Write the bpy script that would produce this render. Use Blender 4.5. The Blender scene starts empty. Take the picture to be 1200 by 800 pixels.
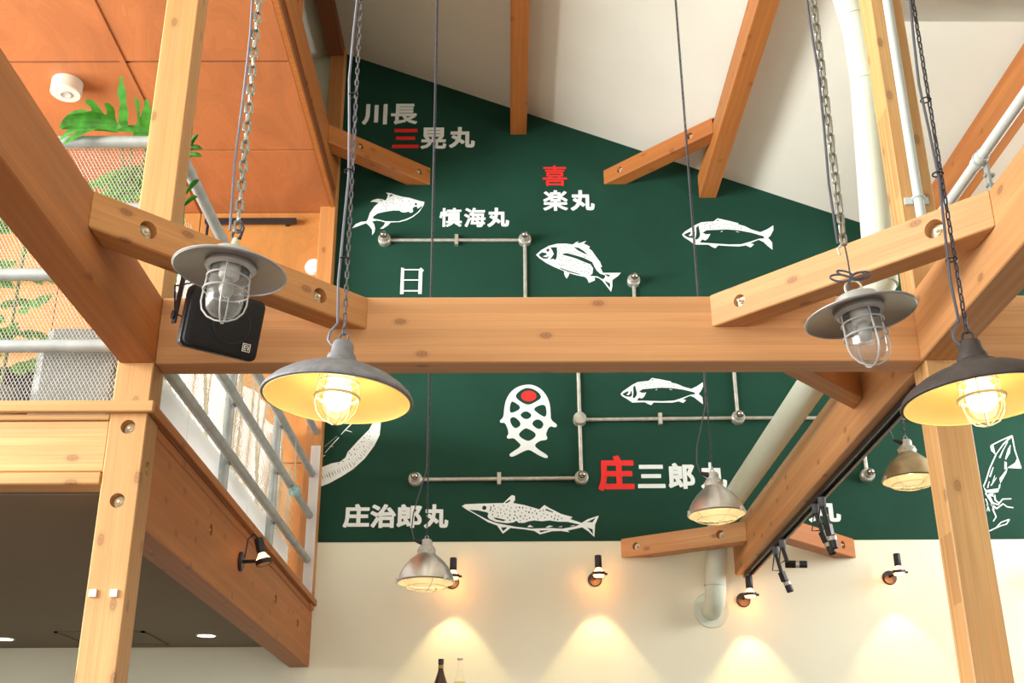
import bpy, bmesh, math, random
from mathutils import Vector, Matrix, Quaternion
from mathutils.geometry import tessellate_polygon

random.seed(7)
scene = bpy.context.scene
COL = scene.collection
R = math.radians

# ------------------------------------------------------------------ camera
YAW, PITCH, ROLL, FPX = R(0.285), R(22.87), R(-0.30), 1368.0
CAM = Vector((0, 0, 1.5))
fw = Vector((math.sin(YAW) * math.cos(PITCH), math.cos(YAW) * math.cos(PITCH), math.sin(PITCH)))
rt0 = Vector((math.cos(YAW), -math.sin(YAW), 0))
up0 = rt0.cross(fw)
RT = rt0 * math.cos(ROLL) + up0 * math.sin(ROLL)
UP = up0 * math.cos(ROLL) - rt0 * math.sin(ROLL)
cam = bpy.data.cameras.new('camera')
cam.sensor_width = 36.0
cam.lens = 36.0 * FPX / 1200.0
cam.clip_start = 0.05
cam_o = bpy.data.objects.new('camera', cam)
m = Matrix((RT, UP, -fw)).transposed().to_4x4()
m.translation = CAM
cam_o.matrix_world = m
COL.objects.link(cam_o)
scene.camera = cam_o

# ------------------------------------------------------------------ light
scene.view_settings.view_transform = 'Standard'
scene.view_settings.look = 'None'
scene.view_settings.gamma = 1.0
scene.view_settings.use_curve_mapping = False
scene.view_settings.exposure = 0.14

world = bpy.data.worlds.new('sky')
scene.world = world
world.use_nodes = True
wn = world.node_tree.nodes['Background']
wn.inputs[0].default_value = (0.80, 0.90, 1.0, 1)
wn.inputs[1].default_value = 1.0


def area(name, loc, look, sx, sy, power, col):
    l = bpy.data.lights.new(name, 'AREA')
    l.shape = 'RECTANGLE'
    l.size, l.size_y, l.energy, l.color = sx, sy, power, col
    o = bpy.data.objects.new(name, l)
    o.location = loc
    o.rotation_euler = Vector(look).to_track_quat('-Z', 'Y').to_euler()
    COL.objects.link(o)
    return o


# daylight entering by the windows of the dining room and of the loft
area('window_daylight_left', (-5.90, 1.25, 3.60), (1, 0, 0), 4.3, 2.3, 850, (1.0, 0.985, 0.95))
area('window_daylight_front', (0.4, -2.90, 1.75), (0, 1, 0), 6.4, 2.3, 155, (1.0, 0.985, 0.95))
area('window_daylight_loft', (-5.90, 4.9, 3.85), (1, 0, 0), 2.0, 1.5, 290, (1.0, 0.99, 0.96))

area('window_daylight_right', (4.50, 5.4, 3.70), (-1, 0, 0), 2.6, 1.2, 120, (1.0, 0.985, 0.95))  # added light to brighten the lower rear wall, no window known on this side


# ------------------------------------------------------------------ materials
def nmat(name):
    mt = bpy.data.materials.new(name)
    mt.use_nodes = True
    nt = mt.node_tree
    b = nt.nodes['Principled BSDF']
    return mt, nt, b


def N(nt, kind, **kw):
    n = nt.nodes.new(kind)
    for k, v in kw.items():
        setattr(n, k, v)
    return n


def math_n(nt, op, a, b=None):
    n = nt.nodes.new('ShaderNodeMath')
    n.operation = op
    for i, x in enumerate((a, b)):
        if x is None:
            continue
        if hasattr(x, 'links'):
            nt.links.new(x, n.inputs[i])
        else:
            n.inputs[i].default_value = x
    return n.outputs[0]


def mixc(nt, fac, a, b, mode='MIX'):
    n = nt.nodes.new('ShaderNodeMix')
    n.data_type = 'RGBA'
    n.blend_type = mode
    for sock, x in ((n.inputs[0], fac), (n.inputs[6], a), (n.inputs[7], b)):
        if hasattr(x, 'links'):
            nt.links.new(x, sock)
        elif isinstance(x, (int, float)):
            sock.default_value = x
        else:
            sock.default_value = (*x, 1) if len(x) == 3 else x
    return n.outputs[2]


def ramp(nt, fac, stops):
    n = nt.nodes.new('ShaderNodeValToRGB')
    el = n.color_ramp.elements
    while len(el) < len(stops):
        el.new(0.5)
    for e, (p, c) in zip(el, stops):
        e.position = p
        e.color = (*c, 1) if len(c) == 3 else c
    nt.links.new(fac, n.inputs[0])
    return n.outputs[0]


def plain(name, col, rough=0.5, metal=0.0, vary=0.12, scale=8.0, bump=0.0, emit=None, estr=0.0):
    mt, nt, b = nmat(name)
    tc = N(nt, 'ShaderNodeTexCoord')
    nz = N(nt, 'ShaderNodeTexNoise')
    nz.inputs['Scale'].default_value = scale
    nz.inputs['Detail'].default_value = 5
    nt.links.new(tc.outputs['Object'], nz.inputs['Vector'])
    lo = tuple(c * (1 - vary) for c in col)
    hi = tuple(min(1, c * (1 + vary)) for c in col)
    c = ramp(nt, nz.outputs['Fac'], [(0.3, lo), (0.7, hi)])
    nt.links.new(c, b.inputs['Base Color'])
    b.inputs['Roughness'].default_value = rough
    b.inputs['Metallic'].default_value = metal
    if bump:
        bp = N(nt, 'ShaderNodeBump')
        bp.inputs['Strength'].default_value = bump
        bp.inputs['Distance'].default_value = 0.01
        nt.links.new(nz.outputs['Fac'], bp.inputs['Height'])
        nt.links.new(bp.outputs[0], b.inputs['Normal'])
    if emit:
        b.inputs['Emission Color'].default_value = (*emit, 1)
        b.inputs['Emission Strength'].default_value = estr
    return mt


def wood(name, col, knots=1.0, lam=0.030, tone=1.0):
    """glue-laminated softwood: grain runs along the object's local X, laminations stacked along local Z"""
    mt, nt, b = nmat(name)
    tc = N(nt, 'ShaderNodeTexCoord')
    oi = N(nt, 'ShaderNodeObjectInfo')
    off = math_n(nt, 'MULTIPLY', oi.outputs['Random'], 37.0)
    add = N(nt, 'ShaderNodeVectorMath', operation='ADD')
    nt.links.new(tc.outputs['Object'], add.inputs[0])
    comb = N(nt, 'ShaderNodeCombineXYZ')
    nt.links.new(off, comb.inputs[0])
    nt.links.new(math_n(nt, 'MULTIPLY', oi.outputs['Random'], 3.3), comb.inputs[1])
    nt.links.new(comb.outputs[0], add.inputs[1])
    P = add.outputs[0]

    def scaled(v):
        mp = N(nt, 'ShaderNodeMapping')
        mp.inputs['Scale'].default_value = v
        nt.links.new(P, mp.inputs['Vector'])
        return mp.outputs[0]

    def noise(v, detail=4.0, dist=0.0):
        n = N(nt, 'ShaderNodeTexNoise')
        n.inputs['Scale'].default_value = 1.0
        n.inputs['Detail'].default_value = detail
        n.inputs['Distortion'].default_value = dist
        nt.links.new(scaled(v), n.inputs['Vector'])
        return n.outputs['Fac']
    # laminations
    sx = N(nt, 'ShaderNodeSeparateXYZ')
    nt.links.new(P, sx.inputs[0])
    zi = math_n(nt, 'FLOOR', math_n(nt, 'DIVIDE', sx.outputs[2], lam))
    wv = N(nt, 'ShaderNodeCombineXYZ')
    nt.links.new(zi, wv.inputs[0])
    wnz = N(nt, 'ShaderNodeTexWhiteNoise')
    nt.links.new(wv.outputs[0], wnz.inputs['Vector'])
    broad = noise((0.8, 14, 14), 3, 0.6)
    fine = noise((3, 160, 160), 3)
    # cathedral growth rings
    wave = N(nt, 'ShaderNodeTexWave')
    wave.wave_type = 'RINGS'
    wave.rings_direction = 'X'
    wave.inputs['Scale'].default_value = 9.0
    wave.inputs['Distortion'].default_value = 3.5
    wave.inputs['Detail'].default_value = 3
    wave.inputs['Detail Scale'].default_value = 0.8
    nt.links.new(scaled((0.25, 1.0, 1.0)), wave.inputs['Vector'])
    c0 = tuple(c * 0.80 for c in col)
    c1 = tuple(min(1, c * 1.18) for c in col)
    c = ramp(nt, broad, [(0.25, c0), (0.75, c1)])
    red = (col[0] * 0.86, col[1] * 0.66, col[2] * 0.50)
    c = mixc(nt, math_n(nt, 'MULTIPLY', wave.outputs['Fac'], 0.50), c, red)
    fr = ramp(nt, fine, [(0.40, (0, 0, 0)), (0.66, (1, 1, 1))])
    c = mixc(nt, math_n(nt, 'MULTIPLY', fr, 0.42), c, red)
    zf = math_n(nt, 'FRACT', math_n(nt, 'DIVIDE', sx.outputs[2], lam))
    c = mixc(nt, math_n(nt, 'MULTIPLY', math_n(nt, 'LESS_THAN', zf, 0.045), 0.35), c, (col[0] * 0.5, col[1] * 0.38, col[2] * 0.3))
    lamc = ramp(nt, wnz.outputs['Value'], [(0.0, (0.88, 0.85, 0.82)), (1.0, (1.08, 1.07, 1.06))])
    c = mixc(nt, 1.0, c, lamc, 'MULTIPLY')
    # knots
    vo = N(nt, 'ShaderNodeTexVoronoi')
    vo.voronoi_dimensions = '2D'
    vo.inputs['Scale'].default_value = 1.0
    kx = N(nt, 'ShaderNodeCombineXYZ')
    nt.links.new(math_n(nt, 'MULTIPLY', sx.outputs[0], 4.6), kx.inputs[0])
    nt.links.new(math_n(nt, 'MULTIPLY', math_n(nt, 'ADD', sx.outputs[1], sx.outputs[2]), 8.5), kx.inputs[1])
    nt.links.new(kx.outputs[0], vo.inputs['Vector'])
    kn = ramp(nt, vo.outputs['Distance'], [(0.0, (1, 1, 1)), (0.04, (0.55, 0.55, 0.55)), (0.075, (0.8, 0.8, 0.8)), (0.10, (0.22, 0.22, 0.22)), (0.17, (0, 0, 0))])
    sel = N(nt, 'ShaderNodeSeparateColor')
    nt.links.new(vo.outputs['Color'], sel.inputs[0])
    pick = math_n(nt, 'GREATER_THAN', sel.outputs[0], 0.60)
    kf = math_n(nt, 'MULTIPLY', math_n(nt, 'MULTIPLY', kn, pick), 0.9 * knots)
    c = mixc(nt, kf, c, (col[0] * 0.33, col[1] * 0.24, col[2] * 0.22))
    nt.links.new(c, b.inputs['Base Color'])
    b.inputs['Roughness'].default_value = 0.55
    bp = N(nt, 'ShaderNodeBump')
    bp.inputs['Strength'].default_value = 0.15
    bp.inputs['Distance'].default_value = 0.003
    nt.links.new(fine, bp.inputs['Height'])
    nt.links.new(bp.outputs[0], b.inputs['Normal'])
    return mt


def plywood(name, col):
    mt, nt, b = nmat(name)
    tc = N(nt, 'ShaderNodeTexCoord')
    mp = N(nt, 'ShaderNodeMapping')
    mp.inputs['Scale'].default_value = (3.0, 1.1, 1.1)
    nt.links.new(tc.outputs['Object'], mp.inputs['Vector'])
    nz = N(nt, 'ShaderNodeTexNoise')
    nz.inputs['Scale'].default_value = 1.3
    nz.inputs['Detail'].default_value = 2
    nz.inputs['Distortion'].default_value = 1.2
    nt.links.new(mp.outputs[0], nz.inputs['Vector'])
    bands = math_n(nt, 'FRACT', math_n(nt, 'MULTIPLY', nz.outputs['Fac'], 14.0))
    fn = N(nt, 'ShaderNodeTexNoise')
    fn.inputs['Scale'].default_value = 60
    nt.links.new(mp.outputs[0], fn.inputs['Vector'])
    c = ramp(nt, nz.outputs['Fac'], [(0.3, tuple(x * 0.85 for x in col)), (0.7, tuple(x * 1.15 for x in col))])
    c = mixc(nt, math_n(nt, 'MULTIPLY', bands, 0.28), c, (col[0] * 0.75, col[1] * 0.58, col[2] * 0.45))
    c = mixc(nt, math_n(nt, 'MULTIPLY', fn.outputs['Fac'], 0.2), c, (col[0] * 0.8, col[1] * 0.7, col[2] * 0.6))
    nt.links.new(c, b.inputs['Base Color'])
    b.inputs['Roughness'].default_value = 0.6
    return mt


def glass(name, tint=(1, 1, 1), body=0.0, rough=0.05):
    """thin lamp glass: clear with a glossy film that grows towards the edge, `body` = dust or frosting"""
    mt, nt, b = nmat(name)
    out = nt.nodes['Material Output']
    tr = N(nt, 'ShaderNodeBsdfTransparent')
    tr.inputs[0].default_value = (*tint, 1)
    gl = N(nt, 'ShaderNodeBsdfGlossy')
    gl.inputs['Color'].default_value = (0.9, 0.92, 0.92, 1)
    gl.inputs['Roughness'].default_value = rough
    lw = N(nt, 'ShaderNodeLayerWeight')
    lw.inputs['Blend'].default_value = 0.25
    fac = math_n(nt, 'ADD', math_n(nt, 'MULTIPLY', lw.outputs['Facing'], 0.30), 0.03)
    mx = N(nt, 'ShaderNodeMixShader')
    nt.links.new(fac, mx.inputs[0])
    nt.links.new(tr.outputs[0], mx.inputs[1])
    nt.links.new(gl.outputs[0], mx.inputs[2])
    b.inputs['Base Color'].default_value = (0.62, 0.63, 0.61, 1)
    b.inputs['Roughness'].default_value = 0.35
    m2 = N(nt, 'ShaderNodeMixShader')
    m2.inputs[0].default_value = body
    nt.links.new(mx.outputs[0], m2.inputs[1])
    nt.links.new(b.outputs[0], m2.inputs[2])
    nt.links.new(m2.outputs[0], out.inputs['Surface'])
    return mt


def sheer(name, col, trans=0.5, vary=0.05, scale=5.0):
    """thin sheet or cord that lets light through from behind"""
    mt = plain(name, col, 0.7, vary=vary, scale=scale)
    nt = mt.node_tree
    b = nt.nodes['Principled BSDF']
    out = nt.nodes['Material Output']
    tl = N(nt, 'ShaderNodeBsdfTranslucent')
    tl.inputs[0].default_value = (*col, 1)
    mx = N(nt, 'ShaderNodeMixShader')
    mx.inputs[0].default_value = trans
    nt.links.new(b.outputs[0], mx.inputs[1])
    nt.links.new(tl.outputs[0], mx.inputs[2])
    nt.links.new(mx.outputs[0], out.inputs['Surface'])
    return mt


M = {}
M['beam'] = wood('pine_glulam', (0.66, 0.385, 0.175))
M['midbeam'] = wood('honey_pine', (0.54, 0.27, 0.09))
M['post'] = wood('pine_post', (0.61, 0.375, 0.155), 0.9)
M['dark_beam'] = wood('stained_pine', (0.20, 0.065, 0.02), 0.6)  # dark red-brown tone of the ridge beam and loft edge board
M['orange_beam'] = wood('amber_pine', (0.43, 0.165, 0.036), 0.8)
M['ply'] = plywood('stained_plywood', (0.43, 0.152, 0.050))
M['plywall'] = plywood('amber_plywood', (0.46, 0.20, 0.045))
M['cream'] = plain('cream_plaster', (0.80, 0.825, 0.67), 0.85, vary=0.03, scale=2.5, bump=0.02)
M['white'] = plain('white_plaster', (0.79, 0.80, 0.715), 0.85, vary=0.02, scale=2.0, bump=0.02)
M['green'] = plain('green_paint', (0.0085, 0.052, 0.032), 0.75, vary=0.10, scale=3.0, bump=0.05)
M['green'].node_tree.nodes['Principled BSDF'].inputs['Specular IOR Level'].default_value = 0.2
M['duskwall'] = plain('brown_wall', (0.22, 0.16, 0.10), 0.8, vary=0.05, scale=2.0)
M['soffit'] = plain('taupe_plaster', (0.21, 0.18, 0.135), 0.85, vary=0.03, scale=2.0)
M['floor'] = wood('floor_wood', (0.15, 0.085, 0.045), 0.5, 0.09)
M['paint'] = plain('white_sign_paint', (0.80, 0.89, 0.89), 0.7, vary=0.03, scale=20)
M['red'] = plain('red_sign_paint', (0.80, 0.02, 0.018), 0.7, vary=0.05, scale=20)
M['galv'] = plain('galvanised_steel', (0.38, 0.42, 0.42), 0.5, 0.35, vary=0.14, scale=14)
M['steel'] = plain('dull_steel', (0.50, 0.50, 0.44), 0.42, 0.55, vary=0.2, scale=25)
M['brass'] = plain('plated_bolt', (0.74, 0.70, 0.52), 0.4, 0.35, vary=0.2, scale=60)
M['chainm'] = plain('chain_steel', (0.34, 0.35, 0.31), 0.38, 0.75, vary=0.2, scale=60)
M['darkchain'] = plain('black_chain', (0.055, 0.058, 0.075), 0.45, 0.5, vary=0.2, scale=60)
M['dustychain'] = plain('dusty_chain', (0.17, 0.17, 0.19), 0.6, 0.3, vary=0.45, scale=90)
M['cord'] = plain('grey_cord', (0.08, 0.085, 0.11), 0.55, vary=0.1)
M['cordpale'] = plain('pale_cord', (0.20, 0.215, 0.27), 0.5, vary=0.1)
M['black'] = plain('black_plastic', (0.004, 0.004, 0.005), 0.45, vary=0.1)
M['grille'] = plain('black_grille', (0.003, 0.003, 0.004), 0.7, vary=0.3, scale=300, bump=0.4)
M['blackmetal'] = plain('black_metal', (0.022, 0.022, 0.026), 0.4, 0.3, vary=0.15)
M['enamel'] = plain('dusty_grey_enamel', (0.20, 0.205, 0.22), 0.55, 0.1, vary=0.2, scale=40)
M['enamel_dark'] = plain('black_brown_enamel', (0.055, 0.045, 0.042), 0.6, 0.1, vary=0.25, scale=40)
M['lining'] = plain('cream_enamel_lining', (0.90, 0.76, 0.36), 0.5, vary=0.02)
M['cagew'] = plain('cream_wire', (0.80, 0.70, 0.45), 0.45, vary=0.05)
M['alu'] = plain('spun_aluminium', (0.60, 0.59, 0.565), 0.30, 0.85, vary=0.16, scale=9)
M['alu_flat'] = plain('grey_shade_metal', (0.34, 0.335, 0.32), 0.38, 0.6, vary=0.06, scale=12)
M['alu_warm'] = plain('brassy_aluminium', (0.44, 0.36, 0.22), 0.36, 0.7, vary=0.2, scale=9)
M['alu_in'] = plain('aluminium_lining', (0.80, 0.74, 0.60), 0.4, 0.3, vary=0.05)
M['castalu'] = plain('cast_aluminium', (0.46, 0.47, 0.46), 0.45, 0.4, vary=0.08, scale=30)
M['wire'] = plain('white_wire', (0.50, 0.50, 0.49), 0.4, 0.3, vary=0.05)
M['clear'] = glass('lamp_glass')
M['frost'] = glass('dusty_lamp_glass', (0.84, 0.85, 0.83), 0.13, 0.12)
M['bulb'] = plain('lit_bulb', (1, 0.95, 0.85), 0.4, vary=0.0, emit=(1.0, 0.74, 0.36), estr=15)
M['bulb2'] = plain('lit_bulb_small', (1, 0.95, 0.85), 0.4, vary=0.0, emit=(1.0, 0.78, 0.44), estr=11)
M['spotglow'] = plain('lit_reflector_bulb', (1, 0.8, 0.6), 0.4, vary=0.0, emit=(1.0, 0.40, 0.12), estr=9)
M['downglow'] = plain('lit_downlight', (1, 1, 1), 0.4, vary=0.0, emit=(1.0, 0.93, 0.78), estr=9)
M['duct'] = plain('mint_white_duct', (0.64, 0.73, 0.63), 0.5, vary=0.03, scale=4)
M['pipe'] = plain('white_pvc', (0.52, 0.60, 0.60), 0.4, vary=0.04, scale=6)
M['greyduct'] = plain('beige_duct', (0.52, 0.49, 0.41), 0.6, vary=0.06, scale=4)
M['leaf'] = sheer('green_leaf', (0.045, 0.25, 0.014), 0.25, 0.5, 26)
M['leaf2'] = sheer('fern_leaf', (0.13, 0.36, 0.035), 0.3, 0.4, 26)
M['stem'] = plain('plant_stem', (0.20, 0.24, 0.06), 0.6)
M['net'] = sheer('white_net_cord', (0.70, 0.69, 0.66), 0.3)
M['net2'] = sheer('beige_fishing_net', (0.72, 0.66, 0.50), 0.45, 0.15)
M['tarp'] = sheer('white_sheet', (0.90, 0.92, 0.92), 0.6, 0.02, 3)
M['tub'] = plain('grey_tub', (0.20, 0.23, 0.22), 0.55, vary=0.12, scale=6)
M['terracotta'] = plain('clay_pot', (0.42, 0.16, 0.08), 0.8)
M['creamplastic'] = plain('cream_plastic', (0.72, 0.66, 0.54), 0.5, vary=0.03)
M['greybulb'] = plain('frosted_bulb', (0.42, 0.42, 0.40), 0.3, vary=0.05)
M['ceramic'] = plain('white_plate', (0.80, 0.78, 0.72), 0.5, vary=0.03)
M['brownglass'] = plain('brown_bottle_glass', (0.055, 0.018, 0.008), 0.12, vary=0.1)
M['label'] = plain('bottle_collar', (0.30, 0.17, 0.06), 0.5)
M['liquor'] = plain('pale_liquor', (0.75, 0.60, 0.18), 0.3)
M['mirror'] = plain('socket_glass', (0.42, 0.40, 0.36), 0.08, 0.9, vary=0.1)
M['bluefloat'] = plain('blue_float_glass', (0.28, 0.52, 0.58), 0.15, vary=0.2)
M['crate'] = plain('dark_violet_plastic', (0.035, 0.028, 0.04), 0.6)
M['adapter'] = plain('slate_plastic', (0.10, 0.11, 0.13), 0.5)
M['seam'] = plain('seam_shadow_brown', (0.10, 0.035, 0.012), 0.8)

# ------------------------------------------------------------------ builders
WM = {}     # world matrix of every root / part parent


class MB:
    def __init__(self):
        self.v, self.f = [], []

    def add(self, vs, fs):
        n = len(self.v)
        self.v += [Vector(p) for p in vs]
        self.f += [tuple(i + n for i in f) for f in fs]
        return self

    def box(self, a, b):
        x0, y0, z0 = a
        x1, y1, z1 = b
        return self.add([(x0, y0, z0), (x1, y0, z0), (x1, y1, z0), (x0, y1, z0), (x0, y0, z1), (x1, y0, z1), (x1, y1, z1), (x0, y1, z1)],
                        [(3, 2, 1, 0), (4, 5, 6, 7), (0, 1, 5, 4), (1, 2, 6, 5), (2, 3, 7, 6), (3, 0, 4, 7)])

    def obox(self, c, ax, ay, az):
        """oriented box: half-extent vectors"""
        c, ax, ay, az = map(Vector, (c, ax, ay, az))
        vs = [c - ax - ay - az, c + ax - ay - az, c + ax + ay - az, c - ax + ay - az,
              c - ax - ay + az, c + ax - ay + az, c + ax + ay + az, c - ax + ay + az]
        return self.add(vs, [(3, 2, 1, 0), (4, 5, 6, 7), (0, 1, 5, 4), (1, 2, 6, 5), (2, 3, 7, 6), (3, 0, 4, 7)])

    def prism(self, poly, z0, z1):
        n = len(poly)
        vs = [(x, y, z0) for x, y in poly] + [(x, y, z1) for x, y in poly]
        fs = [tuple(range(n - 1, -1, -1)), tuple(range(n, 2 * n))] + [(i, (i + 1) % n, n + (i + 1) % n, n + i) for i in range(n)]
        return self.add(vs, fs)

    def tube(self, path, r, n=10, closed=False, cap=True):
        path = [Vector(p) for p in path]
        k = len(path)
        rs = r if isinstance(r, (list, tuple)) else [r] * k
        ref = None
        rings = []
        for i, p in enumerate(path):
            a = path[(i - 1) % k] if (closed or i) else p
            b = path[(i + 1) % k] if (closed or i < k - 1) else p
            t = (b - a).normalized()
            if ref is None:
                ref = t.orthogonal().normalized()
            u = (ref - t * ref.dot(t))
            u = u.normalized() if u.length > 1e-6 else t.orthogonal().normalized()
            ref = u
            w = t.cross(u)
            rings.append([p + (u * math.cos(2 * math.pi * j / n) + w * math.sin(2 * math.pi * j / n)) * rs[i] for j in range(n)])
        vs = [q for rg in rings for q in rg]
        fs = []
        for i in range(k if closed else k - 1):
            a, b = i * n, ((i + 1) % k) * n
            # closed loops are twist-matched by nearest start vertex
            s = 0
            if closed and i == k - 1:
                s = min(range(n), key=lambda q: (rings[0][q] - rings[-1][0]).length)
            for j in range(n):
                fs.append((a + j, a + (j + 1) % n, b + (j + 1 + s) % n, b + (j + s) % n))
        if cap and not closed:
            fs.append(tuple(range(n - 1, -1, -1)))
            fs.append(tuple(range((k - 1) * n, k * n)))
        return self.add(vs, fs)

    def lathe(self, prof, o, axis=(0, 0, 1), n=32, closed=False):
        o, ax = Vector(o), Vector(axis).normalized()
        u = ax.orthogonal().normalized()
        w = ax.cross(u)
        vs, idx = [], []
        for r, z in prof:
            if r < 1e-6:
                idx.append([len(vs)])
                vs.append(o + ax * z)
            else:
                idx.append(list(range(len(vs), len(vs) + n)))
                vs += [o + ax * z + (u * math.cos(2 * math.pi * j / n) + w * math.sin(2 * math.pi * j / n)) * r for j in range(n)]
        fs = []
        pairs = list(zip(idx, idx[1:])) + ([(idx[-1], idx[0])] if closed else [])
        for a, b in pairs:
            for j in range(n):
                p = [a[j % len(a)], a[(j + 1) % len(a)], b[(j + 1) % len(b)], b[j % len(b)]]
                q = []
                for x in p:
                    if x not in q:
                        q.append(x)
                if len(q) > 2:
                    fs.append(tuple(q))
        return self.add(vs, fs)

    def ring(self, o, axis, rad, r, n=28, m=6):
        ax = Vector(axis).normalized()
        u = ax.orthogonal().normalized()
        w = ax.cross(u)
        o = Vector(o)
        return self.tube([o + (u * math.cos(2 * math.pi * i / n) + w * math.sin(2 * math.pi * i / n)) * rad for i in range(n)], r, m, True)

    def sphere(self, o, r, n=16, k=10, sz=1.0):
        prof = [(0.0, -r * sz)] + [(r * math.sin(math.pi * i / k), -r * sz * math.cos(math.pi * i / k)) for i in range(1, k)] + [(0.0, r * sz)]
        return self.lathe(prof, o, (0, 0, 1), n)


def link(o):
    COL.objects.link(o)
    return o


def tag(o, label=None, cat=None, group=None, kind=None):
    if label:
        o['label'] = label
    if cat:
        o['category'] = cat
    if group:
        o['group'] = group
    if kind:
        o['kind'] = kind
    return o


def empty(name, loc, label, cat, group=None):
    o = link(bpy.data.objects.new(name, None))
    o.empty_display_size = 0.1
    o.location = loc
    WM[o.name] = Matrix.Translation(loc)
    return tag(o, label, cat, group)


def finish(me, smooth):
    bm = bmesh.new()
    bm.from_mesh(me)
    bmesh.ops.recalc_face_normals(bm, faces=bm.faces)
    bm.to_mesh(me)
    bm.free()
    if smooth:
        for p in me.polygons:
            p.use_smooth = True
        try:
            me.set_sharp_from_angle(angle=R(38))
        except Exception:
            pass


def obj(name, mb, mat, parent=None, smooth=False, base=None, label=None):
    """one mesh object; vertices are given in world metres. Top level: origin at `base`"""
    if parent is not None:
        Mx = WM[parent.name]
    else:
        if base is None:
            xs = [v.x for v in mb.v]; ys = [v.y for v in mb.v]; zs = [v.z for v in mb.v]
            base = ((min(xs) + max(xs)) / 2, (min(ys) + max(ys)) / 2, min(zs))
        Mx = Matrix.Translation(base)
    inv = Mx.inverted()
    me = bpy.data.meshes.new(name)
    me.from_pydata([tuple(inv @ v) for v in mb.v], [], mb.f)
    me.materials.append(M[mat] if isinstance(mat, str) else mat)
    finish(me, smooth)
    o = link(bpy.data.objects.new(name, me))
    if parent is not None:
        o.parent = parent
        WM[o.name] = Mx
    else:
        o.matrix_world = Mx
        WM[o.name] = Mx
    if label:
        o['label'] = label
    return o


def structure(name, mb, mat, smooth=False):
    return tag(obj(name, mb, mat, None, smooth, base=(0, 0, 0)), kind='structure')


def timber(name, mb, axis, mat, label, cat='beam', group=None, holes=(), bevel=0.004, parent=None):
    """a squared timber: local X along `axis`; holes = (point on face, inward direction, radius, depth) are drilled and get a bolt"""
    ax = Vector(axis).normalized()
    up = Vector((0, 0, 1)) if abs(ax.z) < 0.9 else Vector((1, 0, 0))
    sd = up.cross(ax).normalized()
    up = ax.cross(sd)
    c = sum(mb.v, Vector()) / len(mb.v)
    Mx = Matrix((ax, sd, up)).transposed().to_4x4()
    Mx.translation = c
    inv = Mx.inverted()
    me = bpy.data.meshes.new(name)
    me.from_pydata([tuple(inv @ v) for v in mb.v], [], mb.f)
    bm = bmesh.new()
    bm.from_mesh(me)
    bmesh.ops.recalc_face_normals(bm, faces=bm.faces)
    if bevel:
        bmesh.ops.bevel(bm, geom=list(bm.edges), offset=bevel, segments=1, affect='EDGES', profile=0.5)
    bm.to_mesh(me)
    bm.free()
    me.materials.append(M[mat])
    o = link(bpy.data.objects.new(name, me))
    o.matrix_world = Mx
    WM[o.name] = Mx
    if parent is None:
        tag(o, label, cat, group)
    if holes:
        cut = MB()
        for p, d, r, dep in holes:
            d = Vector(d).normalized()
            cut.lathe([(0, -0.02), (r, -0.02), (r, dep), (0, dep)], p, d, 20)
        co = obj('cutter', cut, mat, None)
        md = o.modifiers.new('drill', 'BOOLEAN')
        md.operation = 'DIFFERENCE'
        md.solver = 'EXACT'
        md.object = co
        bpy.context.view_layer.update()
        dg = bpy.context.evaluated_depsgraph_get()
        nm = bpy.data.meshes.new_from_object(o.evaluated_get(dg))
        o.modifiers.clear()
        o.data = nm
        bpy.data.objects.remove(co, do_unlink=True)
        for p, d, r, dep in holes:
            d = Vector(d).normalized()
            q = Vector(p) + d * dep
            b = MB()
            b.lathe([(0, 0), (r * 0.80, 0), (r * 0.80, -0.004), (0, -0.004)], q, d, 18)
            b.lathe([(0, -0.004), (r * 0.42, -0.004), (r * 0.42, -0.014), (0, -0.014)], q, d, 6)
            b.lathe([(0, -0.014), (r * 0.2, -0.014), (r * 0.2, -0.026), (0, -0.026)], q, d, 10)
            obj('bolt', b, 'brass', o, False)
    return o


def beam_box(a, b):
    return MB().box(a, b)


ROOF0, SLOPE = 6.325, -0.392          # underside of the roof: z = ROOF0 + SLOPE * x  (x > ridge)
RIDGE = -1.23
WY = 7.09                              # face of the rear wall


def roof_z(x):
    return ROOF0 + SLOPE * x if x > RIDGE else ROOF0 + SLOPE * RIDGE - 0.392 * (RIDGE - x)


# ------------------------------------------------------------------ the room
structure('floor', MB().box((-6.1, -3.1, -0.1), (4.7, 7.3, 0.0)), 'floor')
wall = structure('wall_rear', MB().add(
    [(-6.1, WY, 0), (4.7, WY, 0), (4.7, WY, roof_z(4.7)), (RIDGE, WY, roof_z(RIDGE)), (-6.1, WY, roof_z(-6.1)),
     (-6.1, WY + 0.2, 0), (4.7, WY + 0.2, 0), (4.7, WY + 0.2, roof_z(4.7)), (RIDGE, WY + 0.2, roof_z(RIDGE)), (-6.1, WY + 0.2, roof_z(-6.1))],
    [(0, 1, 2, 3, 4), (9, 8, 7, 6, 5), (0, 5, 6, 1), (1, 6, 7, 2), (2, 7, 8, 3), (3, 8, 9, 4), (4, 9, 5, 0)]), 'cream')
gz, gx0 = 3.156, -1.166
gp = [(gx0, gz), (4.7, gz + 0.004), (4.7, roof_z(4.7)), (gx0, roof_z(gx0))]
gm = MB().add([(x, WY - 0.004, z) for x, z in gp] + [(x, WY, z) for x, z in gp],
              [(0, 1, 2, 3), (7, 6, 5, 4), (0, 4, 5, 1), (1, 5, 6, 2), (2, 6, 7, 3), (3, 7, 4, 0)])
obj('green_field', gm, 'green', wall, label='dark green painted upper field of the wall')


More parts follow.
